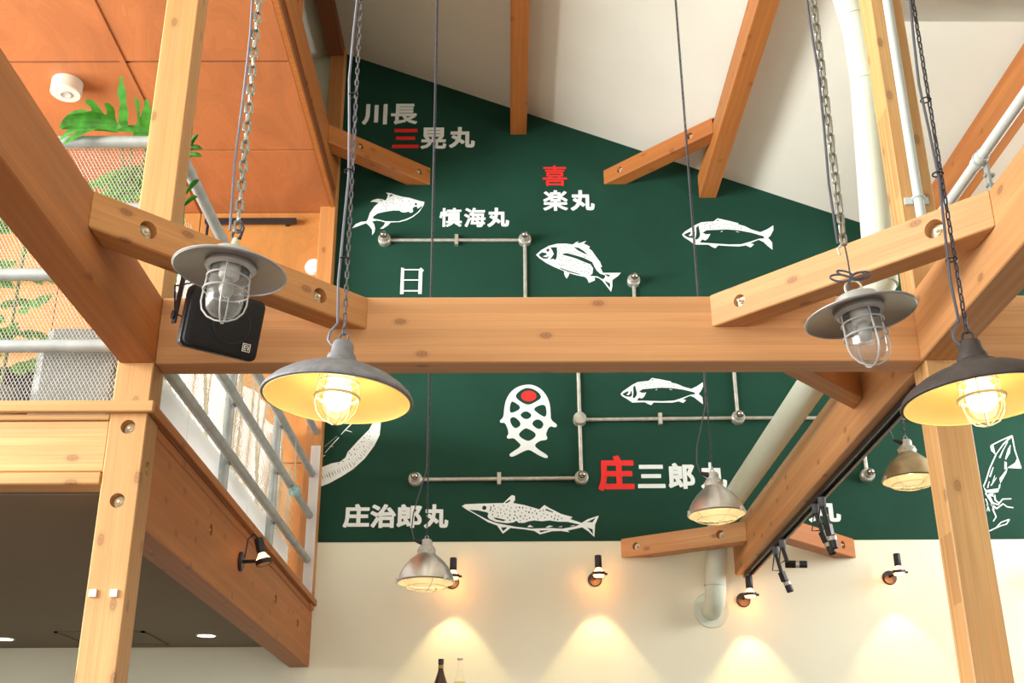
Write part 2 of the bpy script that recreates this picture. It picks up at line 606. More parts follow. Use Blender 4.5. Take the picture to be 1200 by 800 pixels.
def holed_wall(name, axis, at0, thick, u0, u1, z0, z1, holes, mat):
    """wall with rectangular openings, built of boxes; axis 'x' = wall at constant x"""
    mb = MB()
    us = sorted({u0, u1, *[h[0] for h in holes], *[h[1] for h in holes]})
    zs = sorted({z0, z1, *[h[2] for h in holes], *[h[3] for h in holes]})
    for a, b in zip(us, us[1:]):
        for c, d in zip(zs, zs[1:]):
            if any(h[0] <= a and b <= h[1] and h[2] <= c and d <= h[3] for h in holes):
                continue
            if axis == 'x':
                mb.box((min(at0, at0 + thick), a, c), (max(at0, at0 + thick), b, d))
            else:
                mb.box((a, min(at0, at0 + thick), c), (b, max(at0, at0 + thick), d))
    return structure(name, mb, mat)


holed_wall('wall_left', 'x', -6.0, -0.15, -3.0, 7.3, 0, 4.93, [(-0.9, 3.4, 2.45, 4.75), (3.9, 5.9, 3.1, 4.6)], 'white')
holed_wall('wall_right', 'x', 4.6, 0.15, -3.0, 7.3, 0, 4.55, [(4.1, 6.7, 3.1, 4.3)], 'duskwall')  # opening made only for the added right-hand light
holed_wall('wall_front', 'y', -3.0, -0.15, -6.1, 4.7, 0, 7.0, [(-2.8, 3.6, 0.6, 2.9)], 'duskwall')


def window(n, axis, c, u0, u1, z0, z1, bars):
    root = link(bpy.data.objects.new('window_%d' % n, None))
    WM[root.name] = Matrix.Identity(4)
    root['kind'] = 'structure'
    t = 0.03

    def bx(a0, a1, b0, b1, nm, mat, th=0.04):
        if axis == 'x':
            obj(nm, MB().box((c - th, a0, b0), (c + th, a1, b1)), mat, root)
        else:
            obj(nm, MB().box((a0, c - th, b0), (a1, c + th, b1)), mat, root)
    bx(u0, u1, z0, z0 + 2 * t, 'window_sill', 'post')
    bx(u0, u1, z1 - 2 * t, z1, 'window_head', 'post')
    for i in range(bars + 1):
        u = u0 + t + (u1 - u0 - 2 * t) * i / bars
        bx(u - t, u + t, z0 + 2 * t, z1 - 2 * t, 'window_mullion', 'post')
    for i in range(bars):
        w = (u1 - u0 - 2 * t) / bars
        bx(u0 + 2 * t + w * i, u0 + w * (i + 1), z0 + 2 * t, z1 - 2 * t, 'window_pane', 'clear', 0.004)


window(1, 'x', -6.06, -0.9, 3.4, 2.45, 4.75, 4)
window(2, 'x', -6.06, 3.9, 5.9, 3.1, 4.6, 2)
window(3, 'y', -3.08, -2.8, 3.6, 0.6, 2.9, 5)
window(4, 'x', 4.66, 4.1, 6.7, 3.1, 4.3, 3)  # invented window, frames the added right-hand light
# added unseen slab over the near beams, keeps front daylight off the upper wall
structure('floor_gallery', MB().box((-1.285, -3.0, 3.19), (4.6, 1.90, 3.34)), 'cream')

for nm, xa, xb in (('ceiling', RIDGE, 4.7), ('ceiling_left', -6.1, RIDGE)):
    za, zb_ = roof_z(xa), roof_z(xb)
    structure(nm, MB().add([(xa, -3.1, za), (xb, -3.1, zb_), (xb, 7.3, zb_), (xa, 7.3, za),
                            (xa, -3.1, za + .15), (xb, -3.1, zb_ + .15), (xb, 7.3, zb_ + .15), (xa, 7.3, za + .15)],
                           [(3, 2, 1, 0), (4, 5, 6, 7), (0, 1, 5, 4), (1, 2, 6, 5), (2, 3, 7, 6), (3, 0, 4, 7)]), 'white')

# plywood ceiling of the loft, each sheet its own piece with a recessed joint
ZP = 5.45
lc = structure('ceiling_loft', MB().box((-6.0, 3.6, ZP + 0.012), (-1.20, WY, ZP + 0.05)), 'seam')
xs = [-6.0, -5.84, -4.91, -3.98, -3.05, -2.12, -1.195]
ys = [3.6, 4.455, 5.365, 6.275, WY]
for a, b in zip(xs, xs[1:]):
    for c, d in zip(ys, ys[1:]):
        o = obj('plywood_panel', MB().box((a + .006, c + .010, ZP), (b - .006, d - .010, ZP + 0.013)), 'ply', lc)
for a in xs[1:-1]:
    obj('cover_strip', MB().box((a - .014, 3.6, ZP - 0.006), (a + .014, WY, ZP + 0.002)), 'ply', lc)
obj('edge_strip', MB().box((-1.197, 3.6, ZP - 0.006), (-1.168, WY, ZP + 0.03)), 'orange_beam', lc)

structure('wall_loft_gable', MB().add([(-6.0, 3.60, ZP + .05), (-1.29, 3.60, ZP + .05), (-1.29, 3.60, roof_z(-1.29)), (-6.0, 3.60, roof_z(-6.0)),  # added unseen wall that blocks daylight above the loft ceiling
                                       (-6.0, 3.66, ZP + .05), (-1.29, 3.66, ZP + .05), (-1.29, 3.66, roof_z(-1.29)), (-6.0, 3.66, roof_z(-6.0))],
                                      [(0, 1, 2, 3), (7, 6, 5, 4), (0, 4, 5, 1), (1, 5, 6, 2), (2, 6, 7, 3), (3, 7, 4, 0)]), 'white')
# loft floor and the plastered ceiling below it
structure('floor_loft', MB().box((-6.0, 3.72, 2.56), (-1.30, WY, 2.74)), 'floor')
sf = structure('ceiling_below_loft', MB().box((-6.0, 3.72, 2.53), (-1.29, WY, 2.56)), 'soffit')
hb = MB()
hx0, hx1, hy0, hy1 = -2.47, -1.98, 6.48, 6.97
for a, b in (((hx0, hy0), (hx1, hy0 + .02)), ((hx0, hy1 - .02), (hx1, hy1)), ((hx0, hy0), (hx0 + .02, hy1)), ((hx1 - .02, hy0), (hx1, hy1))):
    hb.box((a[0], a[1], 2.522), (b[0], b[1], 2.532))
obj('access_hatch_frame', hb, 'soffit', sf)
# plywood back wall of the loft
lw_ = structure('wall_loft', MB().box((-6.0, WY - 0.014, 2.74), (-1.27, WY, ZP)), 'seam')
for a, b in zip([-6.0, -5.7, -4.8, -3.9, -3.0, -2.1], [-5.7, -4.8, -3.9, -3.0, -2.1, -1.27]):
    obj('plywood_panel', MB().box((a + .003, WY - 0.022, 3.66), (b - .003, WY - 0.012, ZP - .004)), 'plywall', lw_)
    obj('plywood_panel', MB().box((a + .003, WY - 0.022, 2.745), (b - .003, WY - 0.012, 3.654)), 'plywall', lw_)
tr = structure('trim_1', MB().box((-1.222, WY - 0.120, 2.805), (-1.164, WY - 0.106, 3.74)), 'tarp')

# ------------------------------------------------------------------ timber frame
PZ0, PZ1 = 2.945, 3.185
timber('timber_post', beam_box((-1.292, 3.6, 0), (-1.17, 3.72, 5.46)), (0, 0, 1), 'post',
       'pale square pine post at the corner of the loft rail', 'post',
       holes=[((-1.229, 3.6, 2.723), (0, 1, 0), .024, .035), ((-1.233, 3.6, 2.478), (0, 1, 0), .024, .035),
              ((-1.17, 3.665, 2.60), (-1, 0, 0), .024, .03)])
timber('timber_post', beam_box((1.393, 3.6, 0), (1.513, 3.72, roof_z(1.513) - .002)), (0, 0, 1), 'post',
       'square pine post rising behind the right-hand enamel lamp', 'post')
timber('timber_post', beam_box((-1.267, WY - .105, 2.74), (-1.164, WY, roof_z(-1.21) - .02)), (0, 0, 1), 'midbeam',
       'orange wooden wall post at the left edge of the green wall', 'post')
timber('timber_post', beam_box((-1.285, 5.36, 5.82), (-1.168, 5.47, roof_z(-1.22) - .1)), (0, 0, 1), 'orange_beam',
       'short dark orange strut above the loft ceiling edge at the top', 'post')
timber('tie_beam', beam_box((-1.17, 3.603, PZ0), (1.393, 3.705, PZ1)), (1, 0, 0), 'beam',
       'large pale pine beam crossing the middle between two posts')
timber('tie_beam', beam_box((1.513, 3.603, PZ0), (4.6, 3.705, PZ1)), (1, 0, 0), 'beam',
       'pine beam running off right behind the black enamel lamp')
timber('floor_beam', beam_box((-1.285, -3.0, PZ0), (-1.167, 3.6, PZ1 - .003)), (0, 1, 0), 'orange_beam',
       'thick orange pine beam slanting down from the left edge of frame')
timber('floor_beam', beam_box((1.378, -3.0, PZ0), (1.498, 3.6, PZ1 + .003)), (0, 1, 0), 'beam',
       'thick pale pine beam slanting in from the right edge')
timber('floor_beam', beam_box((1.385, 3.72, PZ0), (1.503, WY, 3.217)), (0, 1, 0), 'beam',
       'long pine beam carrying the black lighting track, reaching the wall')


def diag(p, q, w, side, z0, z1, name, mat, label, ends, holes=()):
    """diagonal brace in plan: visible edge runs p->q, thickness w to `side`; ends = axis of the faces it meets ('x' face const x or 'y')"""
    p, q = Vector((*p, 0)), Vector((*q, 0))
    d = (q - p).normalized()
    n = Vector((-d.y, d.x, 0)) * side

    def backpt(e, ax):
        # where the rear edge (offset w along n) meets the plane through e
        b = e + n * w
        if ax == 'y':
            t = (e.y - b.y) / d.y
        else:
            t = (e.x - b.x) / d.x
        return b + d * t
    pb, qb = backpt(p, ends[0]), backpt(q, ends[1])
    mb = MB().prism([(p.x, p.y), (q.x, q.y), (qb.x, qb.y), (pb.x, pb.y)], z0, z1)
    hs = []
    for f, r, dep in holes:
        pt = p.lerp(q, f)
        pt.z = (z0 + z1) / 2
        hs.append((pt, n, r, dep))
    return timber(name, mb, d, mat, label, 'brace', 'diagonal corner braces', hs)


diag((-0.469, 3.603), (-1.167, 2.875), .09, -1, 3.066, 3.182, 'corner_brace', 'midbeam',
     'pine corner brace behind the left grey disc lamp', 'yx', [(.20, .026, .03), (.82, .028, .03)])
diag((0.690, 3.603), (1.378, 2.895), .09, 1, 3.070, 3.188, 'corner_brace', 'beam',
     'pale pine corner brace behind the right grey disc lamp', 'yx', [(.12, .022, .02), (.82, .03, .035)])
diag((0.75, 3.705), (1.385, 4.40), .09, -1, 3.055, 3.166, 'corner_brace', 'midbeam',
     'short pine brace tucked behind the middle beam, beside the slanting duct', 'yx')
diag((0.694, WY), (1.385, 6.65), .10, 1, 3.052, 3.170, 'corner_brace', 'beam',
     'pale pine brace on the cream wall, under the middle aluminium lamp', 'yx', [(.13, .024, .025), (.80, .026, .035)])
diag((2.135, WY), (1.503, 6.46), .10, -1, 3.045, 3.165, 'corner_brace', 'orange_beam',
     'orange pine brace on the cream wall behind the black track lights', 'yx', [(.16, .024, .025)])
# roof members
timber('roof_purlin', beam_box((0.031, -3.0, 6.087), (0.146, WY, 6.26)), (0, 1, 0), 'orange_beam',
       'orange roof beam hanging straight down at the top centre', bevel=.003)
timber('roof_purlin', beam_box((1.343, -3.0, 5.568), (1.459, WY, 5.745)), (0, 1, 0), 'orange_beam',
       'orange roof beam slanting to the upper right of the green wall', bevel=.003)
timber('roof_purlin', beam_box((2.66, -3.0, 5.00), (2.78, WY, 5.23)), (0, 1, 0), 'orange_beam',
       'orange roof beam at the far right beside the white pipe', bevel=.003)
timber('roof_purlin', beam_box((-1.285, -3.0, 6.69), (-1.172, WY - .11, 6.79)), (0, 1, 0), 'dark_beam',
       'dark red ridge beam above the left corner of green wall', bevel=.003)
timber('loft_edge_beam', beam_box((-1.285, 3.72, 5.585), (-1.167, WY - .105, 5.82)), (0, 1, 0), 'orange_beam',
       'orange beam along the right edge of the plywood ceiling')
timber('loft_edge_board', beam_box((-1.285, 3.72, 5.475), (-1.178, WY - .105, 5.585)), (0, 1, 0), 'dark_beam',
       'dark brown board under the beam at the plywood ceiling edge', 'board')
diag((0.680, WY), (1.343, 6.43), .11, 1, 5.678, 5.792, 'corner_brace', 'orange_beam',
     'pine brace joining the upper right roof beam to the green wall', 'yx', [(.16, .022, .02), (.80, .024, .03)])
diag((-0.527, WY), (-1.167, 6.53), .11, -1, 5.678, 5.815, 'corner_brace', 'orange_beam',
     'pine brace on the dark upper left of the green wall', 'yx', [(.12, .022, .02), (.70, .022, .02)])

# loft edge: fascia, side beam, cap rail
timber('fascia_beam', beam_box((-6.0, 3.605, 2.575), (-1.292, 3.70, 2.745)), (1, 0, 0), 'post',
       'wide pale pine fascia beam at the lower left edge', 'beam')
timber('fascia_strip', beam_box((-6.0, 3.600, 2.532), (-1.296, 3.70, 2.572)), (1, 0, 0), 'post',
       'narrow pine strip under the wide fascia beam at left', 'board')
timber('fascia_strip', beam_box((-6.0, 3.600, 2.748), (-1.292, 3.70, 2.768)), (1, 0, 0), 'post',
       'thin pine filler strip between fascia beam and cap rail', 'board')
timber('loft_side_beam', beam_box((-1.29, 3.72, 2.412), (-1.172, WY, 2.728)), (0, 1, 0), 'orange_beam',
       'deep orange beam under the loft railing, with a small spotlight', 'beam',
       holes=[((-1.172, 4.55, 2.615), (-1, 0, 0), .024, .03), ((-1.172, 5.95, 2.60), (-1, 0, 0), .024, .03), ((-1.172, 6.62, 2.59), (-1, 0, 0), .024, .03)])
timber('side_strip', beam_box((-1.29, 3.72, 2.731), (-1.172, WY, 2.766)), (0, 1, 0), 'orange_beam',
       'narrow wooden strip on top of the deep orange loft beam', 'board')
cp = MB().prism([(-6.0, 3.575), (-1.148, 3.575), (-1.148, 3.598), (-6.0, 3.598)], 2.768, 2.806)
timber('cap_rail', cp, (1, 0, 0), 'post', 'pine cap rail along the front of the loft, crossing the left post', 'rail', bevel=.003)
timber('cap_rail', beam_box((-1.168, 3.60, 2.768), (-1.148, WY, 2.804)), (0, 1, 0), 'orange_beam',
       'long orange cap rail receding from left post to the rear wall', 'rail', bevel=.003)
timber('cap_rail', beam_box((-1.30, 3.722, 2.768), (-1.169, WY, 2.800)), (0, 1, 0), 'orange_beam',
       'flat wooden sill behind the receding cap rail, under the pipes', 'rail', bevel=.003)

# ------------------------------------------------------------------ wall painting: survey of the rear wall


def wp(u, v):
    """survey picture coordinates (1200 x 800) -> point (x, z) on the plane of the rear wall"""
    d = RT * (u - 600) - UP * (v - 400) + fw * FPX
    t = (WY - CAM.y) / d.y
    return CAM.x + d.x * t, CAM.z + d.z * t


def chaikin(p, it=2):
    for _ in range(it):
        q = []
        for a, b in zip(p, p[1:] + p[:1]):
            q.append((a[0] * .75 + b[0] * .25, a[1] * .75 + b[1] * .25))
            q.append((a[0] * .25 + b[0] * .75, a[1] * .25 + b[1] * .75))
        p = q
    return p


def inside(pt, poly):
    x, y = pt
    c = False
    for (x0, y0), (x1, y1) in zip(poly, poly[1:] + poly[:1]):
        if (y0 > y) != (y1 > y) and x < (x1 - x0) * (y - y0) / (y1 - y0) + x0:
            c = not c
    return c


DY = WY - 0.0065


class Flat:
    """flat painted shape on the wall, given in picture-survey coordinates"""

    def __init__(self, x0, y0, s):
        self.m = MB()
        self.t = lambda p: (x0 + p[0] / s, y0 + p[1] / s)

    def w(self, p, dy=0.0):
        x, z = wp(*self.t(p))
        return Vector((x, DY - dy, z))

    def poly(self, outer, holes=(), dy=0.0):
        loops = [[self.w(p, dy) for p in L] for L in [outer, *holes]]
        flat = [q for L in loops for q in L]
        tris = tessellate_polygon([[Vector((q.x, q.z, 0)) for q in L] for L in loops])
        self.m.add(flat, tris)

    def stroke(self, pts, w0, w1=None, dy=0.0):
        w1 = w0 if w1 is None else w1
        L, Rr = [], []
        k = len(pts)
        for i, p in enumerate(pts):
            a = pts[max(i - 1, 0)]
            b = pts[min(i + 1, k - 1)]
            dx, dyy = b[0] - a[0], b[1] - a[1]
            l = math.hypot(dx, dyy) or 1
            f = i / (k - 1)
            h = (w0 * (1 - f) + w1 * f) / 2
            L.append((p[0] - dyy / l * h, p[1] + dx / l * h))
            Rr.append((p[0] + dyy / l * h, p[1] - dx / l * h))
        vs = [self.w(p, dy) for p in L + Rr]
        self.m.add(vs, [(i, i + 1, k + i + 1, k + i) for i in range(k - 1)])


def speckle(outer, avoid, n, box, size, rng, ang=0.6):
    """small hand-cut flecks missing from the paint"""
    out = []
    tries = 0
    while len(out) < n and tries < n * 40:
        tries += 1
        x, y = rng.uniform(box[0], box[2]), rng.uniform(box[1], box[3])
        l, w = size * rng.uniform(.6, 1.4), size * rng.uniform(.40, .75)
        a = ang + rng.uniform(-.5, .5)
        q = [(x + math.cos(a) * l, y + math.sin(a) * l), (x - math.sin(a) * w, y + math.cos(a) * w),
             (x - math.cos(a) * l, y - math.sin(a) * l), (x + math.sin(a) * w, y - math.cos(a) * w)]
        big = [(x + math.cos(t) * size * 1.7, y + math.sin(t) * size * 1.7) for t in [i * math.pi / 4 for i in range(8)]]
        if not all(inside(p, outer) for p in big):
            continue
        if any(any(inside(p, h) for p in big + [(x, y)]) for h in avoid):
            continue
        if any(any(inside(hp, big) for hp in h) for h in avoid):
            continue
        if any((x - ox) ** 2 + (y - oy) ** 2 < (size * 2.9) ** 2 for ox, oy, _ in out):
            continue
        out.append((x, y, q))
    return [q for _, _, q in out]


rng = random.Random(3)
# tuna
f = Flat(410, 220, 11.43)
O = [(1000, 195), (930, 180), (800, 140), (700, 125), (600, 95), (555, 78), (485, 68), (510, 100), (500, 140), (480, 175), (430, 160), (370, 152), (310, 168), (275, 195), (330, 195), (385, 205), (330, 255), (270, 340), (240, 430), (220, 455), (150, 460), (80, 490), (30, 548), (100, 525), (220, 480), (265, 520), (300, 570), (300, 640), (330, 600), (340, 550), (325, 490), (300, 455), (360, 445), (420, 452), (475, 470), (455, 510), (405, 555), (450, 550), (510, 510), (550, 468), (660, 465), (760, 440), (850, 395), (930, 330), (990, 240)]
H = [[(310, 415), (315, 390), (370, 350), (480, 325), (580, 310), (660, 310), (690, 330), (730, 337), (790, 325), (815, 345), (850, 325), (840, 285), (860, 262), (900, 255), (905, 285), (940, 268), (970, 240), (960, 275), (900, 340), (830, 390), (740, 430), (650, 455), (540, 455), (470, 453), (400, 433), (340, 423)],
     [(870, 218), (885, 208), (900, 218), (900, 232), (885, 242), (870, 232)],
     [(540, 100), (565, 95), (580, 105), (530, 130)], [(395, 165), (440, 175), (432, 188)]]
H += speckle(O, H, 26, (420, 140, 820, 320), 9, rng, -1.0)
f.poly(O, H)
tag(obj('painted_fish', f.m, 'paint'), 'white painted tuna below the upper left brace on green wall', 'fish painting', 'white fish painted on the green wall')
# sea bream
f = Flat(620, 275, 10)
O = [(80, 240), (140, 185), (230, 135), (330, 110), (430, 108), (510, 120), (545, 95), (582, 80), (560, 105), (600, 100), (670, 75), (640, 110), (680, 125), (712, 145), (700, 165), (735, 190), (780, 255), (830, 320), (855, 380), (835, 385), (865, 450), (960, 450), (1075, 450), (1040, 490), (975, 535), (975, 610), (960, 672), (910, 610), (860, 545), (820, 515), (770, 500), (770, 540), (700, 568), (680, 520), (650, 498), (560, 480), (470, 455), (465, 480), (440, 520), (415, 480), (408, 430), (300, 385), (200, 335), (120, 280)]
H = [[(112, 240), (150, 210), (195, 218), (210, 238), (160, 258), (205, 268), (235, 250), (215, 285), (170, 285), (130, 262)],
     [(250, 152), (325, 150), (330, 210), (322, 280), (300, 305), (288, 285), (262, 292), (248, 292), (290, 230), (272, 190)],
     [(390, 225), (450, 220), (540, 245), (640, 275), (740, 325), (765, 380), (790, 420), (830, 460), (895, 482), (880, 518), (858, 525), (800, 492), (710, 486), (742, 460), (750, 400), (720, 352), (640, 322), (560, 287), (480, 262), (400, 242)],
     [(520, 147), (580, 157), (640, 195), (690, 240), (640, 222), (570, 187)],
     [(360, 388), (470, 428), (600, 466), (590, 473), (460, 440), (365, 402)],
     [(200, 180), (225, 165), (240, 185), (225, 205), (210, 200)],
     [(885, 465), (950, 475), (930, 500)], [(880, 540), (950, 575), (945, 630)]]
H += speckle(O, H, 75, (345, 125, 745, 470), 8.5, rng, 0.5)
f.poly(O, H)
tag(obj('painted_fish', f.m, 'paint'), 'white painted sea bream with spiny fin above the middle beam', 'fish painting', 'white fish painted on the green wall')

O = [(120, 270), (150, 235), (210, 195), (260, 160), (320, 130), (400, 120), (450, 115), (490, 80), (590, 98), (712, 122), (715, 135), (780, 150), (860, 185), (950, 208), (1020, 175), (1085, 130), (1088, 180), (1060, 240), (1035, 265), (1080, 310), (1088, 390), (1040, 355), (985, 310), (935, 290), (890, 310), (850, 330), (890, 340), (855, 375), (800, 355), (730, 370), (620, 370), (510, 368), (480, 400), (440, 385), (405, 365), (260, 370), (200, 330), (140, 295)]
H = [[(140, 268), (190, 243), (215, 235), (208, 262), (188, 276), (214, 284), (236, 262), (240, 232), (254, 240), (254, 288), (235, 303), (190, 298), (165, 288)],
     [(268, 190), (290, 165), (312, 250), (310, 283), (285, 316), (264, 313), (272, 250)],
     [(338, 240), (380, 212), (480, 204), (600, 194), (720, 199), (860, 219), (985, 250), (996, 272), (940, 278), (850, 312), (750, 345), (620, 353), (420, 348), (312, 346), (338, 312), (372, 322), (398, 300), (422, 250), (375, 256)],
     [(488, 95), (505, 98), (495, 110), (480, 108)]]
H += speckle(O, H, 30, (320, 130, 830, 205), 7.5, rng, 0.2)


def sim(u0, v0, u1, v1):
    """similarity placing the sardine drawing (nose -> tail tip) on the wall survey"""
    ax, ay, bx, by = 120, 270, 1085, 130
    k = complex(u1 - u0, v1 - v0) / complex(bx - ax, by - ay)
    return lambda p: ((complex(p[0] - ax, p[1] - ay) * k).real + u0, (complex(p[0] - ax, p[1] - ay) * k).imag + v0)


for nose, tail, lab in (((727, 462), (823.5, 448), 'white painted sardine just below the middle beam'),
                        ((799, 275.3), (906, 264.5), 'white painted sardine high on right of the green wall')):
    f = Flat(0, 0, 1)
    f.t = sim(*nose, *tail)
    f.poly(O, H)
    f.poly([(525, 225), (540, 215), (555, 212), (545, 222)])
    f.poly([(685, 212), (710, 212), (735, 218), (705, 219)])
    tag(obj('painted_fish', f.m, 'paint'), lab, 'fish painting', 'white fish painted on the green wall')
# saury
f = Flat(530, 570, 6.667)
O = [(75, 155), (100, 140), (200, 135), (400, 130), (440, 90), (465, 68), (490, 75), (490, 105), (475, 130), (560, 145), (680, 180), (720, 145), (760, 170), (850, 215), (940, 240), (920, 255), (1010, 285), (1060, 255), (1145, 228), (1115, 300), (1110, 395), (1060, 350), (1015, 320), (900, 345), (915, 358), (850, 348), (780, 350), (685, 375), (640, 348), (560, 335), (455, 325), (395, 370), (350, 305), (280, 280), (200, 230), (110, 180)]
H = [[(130, 182), (200, 187), (270, 202), (283, 212), (275, 235), (290, 255), (340, 277), (430, 288), (480, 281), (500, 268), (520, 285), (560, 285), (600, 272), (640, 266), (700, 272), (760, 266), (830, 276), (900, 277), (995, 298), (960, 313), (860, 330), (760, 325), (620, 330), (500, 316), (420, 301), (340, 286), (270, 258), (190, 215)],
     [(233, 168), (240, 154), (252, 150), (264, 156), (268, 168), (262, 180), (250, 185), (238, 180)],
     [(298, 152), (306, 160), (304, 185), (288, 200), (298, 175)],
     [(410, 128), (455, 100), (450, 118), (425, 132)],
     [(320, 240), (420, 262), (400, 272), (340, 258)],
     [(380, 320), (430, 320), (398, 350)], [(680, 345), (760, 342), (690, 360)],
     [(1050, 280), (1120, 245), (1095, 280)], [(1055, 320), (1095, 335), (1100, 375)],
     [(735, 175), (790, 200), (785, 205), (725, 185)]]
H += speckle(O, H, 60, (310, 150, 860, 275), 8.5, rng, 1.5)
f.poly(O, H)
for q in ([(585, 318), (605, 300), (635, 318)], [(730, 318), (760, 305), (790, 312), (740, 322)], [(825, 316), (860, 310), (855, 318)], [(915, 312), (945, 304), (965, 308)]):
    f.poly(q)
tag(obj('painted_fish', f.m, 'paint'), 'long white painted saury at the bottom of green wall', 'fish painting', 'white fish painted on the green wall')
# squid
f = Flat(1140, 500, 6.15)
for s_, a, b in (([(280, 65), (200, 100), (122, 140)], 9, 9), ([(280, 65), (300, 170), (345, 300)], 9, 9), ([(275, 70), (215, 130), (165, 200)], 14, 6),
                 ([(165, 200), (120, 300), (92, 390), (75, 430)], 10, 10), ([(190, 225), (215, 170), (250, 108)], 12, 4), ([(120, 362), (145, 292)], 12, 5),
                 ([(128, 425), (168, 368)], 9, 4), ([(103, 442), (116, 395)], 9, 5), ([(140, 405), (156, 352)], 9, 4), ([(187, 445), (192, 415)], 12, 9),
                 ([(110, 490), (140, 550), (180, 562), (212, 522), (275, 520)], 16, 7), ([(150, 480), (160, 530), (185, 550)], 14, 8),
                 ([(130, 560), (170, 590), (215, 556), (245, 578), (290, 584)], 14, 7), ([(90, 478), (128, 540), (150, 600)], 12, 10),
                 ([(140, 590), (165, 650), (145, 682)], 11, 8), ([(100, 560), (118, 610)], 12, 5), ([(90, 520), (105, 560), (100, 610)], 9, 5),
                 ([(125, 748), (165, 728), (200, 690), (262, 667)], 9, 8), ([(262, 667), (240, 702), (200, 714), (150, 738)], 10, 6), ([(60, 770), (90, 760), (125, 748)], 8, 8)):
    f.stroke(s_, a, b)
for q in ([(120, 135), (145, 130), (162, 205), (130, 175)], [(270, 130), (265, 190), (235, 240), (230, 230), (250, 160)], [(345, 303), (245, 297), (300, 262), (318, 225)],
          [(225, 250), (242, 258), (242, 300), (225, 310)], [(248, 297), (240, 332), (195, 412), (190, 372), (215, 340)], [(70, 425), (95, 457), (187, 445), (180, 472), (90, 476)],
          [(110, 480), (160, 478), (150, 505), (120, 500)]):
    f.poly(q)
tag(obj('painted_squid', f.m, 'paint'), 'white painted squid right of the right-hand post', 'squid painting', 'white fish painted on the green wall')
# big crescent belly of a fish, half hidden by the lamp
f = Flat(370, 480, 8)
O = [(605, -40), (618, 40), (612, 125), (600, 240), (550, 340), (460, 460), (350, 560), (240, 630), (130, 690), (60, 718), (25, 716), (20, 560), (60, 540), (150, 505), (230, 490), (280, 450), (300, 400), (400, 290), (500, 190), (545, 110), (560, 20), (575, -40)]
H = []
mid = [(60, 640), (150, 605), (250, 560), (340, 510), (420, 440), (490, 365), (540, 290), (575, 210)]
for (ax, ay), (bx, by) in zip(mid, mid[1:]):
    for k in range(4):
        t = (k + rng.uniform(.1, .5)) / 4
        x, y = ax + (bx - ax) * t, ay + (by - ay) * t
        l = rng.uniform(22, 42)
        dx, dyy = (by - ay), -(bx - ax)
        n_ = math.hypot(dx, dyy)
        dx, dyy = dx / n_ * .55 - .15, dyy / n_
        w = rng.uniform(2.5, 6)
        q = [(x + dx * l, y + dyy * l), (x + w, y + w * .5), (x - dx * l, y - dyy * l), (x - w, y - w * .5)]
        if all(inside(p, O) for p in q):
            H.append(q)
H += speckle(O, H, 22, (200, 150, 560, 520), 8, rng, -.8)
f.poly(O, H)
f.stroke([(88, 407), (150, 335), (218, 262)], 5, 10)
f.stroke([(238, 235), (275, 195), (340, 130)], 5, 12)
f.stroke([(272, 190), (305, 200), (340, 212)], 10, 5)
f.stroke([(130, 350), (165, 345)], 7, 4)
f.stroke([(66, 440), (90, 428)], 8, 4)
for k in range(9):
    f.stroke([(85 + k * 13, 345 - k * 11), (97 + k * 13, 340 - k * 11)], 4, 3)
tag(obj('painted_fish', f.m, 'paint'), 'white painted crescent-shaped fish belly below the left enamel lamp', 'fish painting', 'white fish painted on the green wall')
# emblem
f = Flat(575, 440, 7.62)
O = [(330, 80), (400, 92), (460, 130), (505, 190), (530, 260), (535, 340), (538, 400), (590, 435), (592, 455), (575, 467), (525, 450), (490, 525), (508, 555), (500, 578), (440, 582), (385, 625), (430, 665), (505, 710), (513, 732), (495, 742), (430, 715), (375, 680), (338, 662), (290, 680), (190, 733), (165, 715), (175, 695), (280, 630), (240, 590), (205, 557), (155, 568), (140, 550), (165, 515), (130, 420), (90, 427), (78, 405), (115, 375), (120, 300), (135, 220), (175, 150), (240, 100)]
H = [[(210, 185), (275, 126), (335, 108), (412, 136), (462, 197), (400, 239), (335, 268), (270, 239)], [(198, 228), (285, 292), (178, 345), (168, 300), (178, 245)],
     [(370, 295), (485, 250), (502, 330), (489, 378), (430, 345)], [(252, 352), (318, 312), (376, 358), (318, 402)], [(168, 385), (215, 366), (280, 435), (225, 480), (185, 445)],
     [(355, 432), (420, 382), (483, 432), (438, 493)], [(240, 532), (290, 482), (325, 468), (422, 528), (350, 590), (300, 576)]]
f.poly(chaikin(O), [chaikin(h) for h in H])
em = empty('painted_emblem', (wp(620, 493)[0], DY, wp(620, 538)[1]), 'white net-patterned fish emblem with red eye on green wall', 'emblem')
obj('emblem_net', f.m, 'paint', em)
f = Flat(575, 440, 7.62)
f.poly([(340 + 68 * math.cos(t), 185 + 48 * math.sin(t)) for t in [i * math.pi / 16 for i in range(32)]])
obj('emblem_eye', f.m, 'red', em, label='red oval eye')


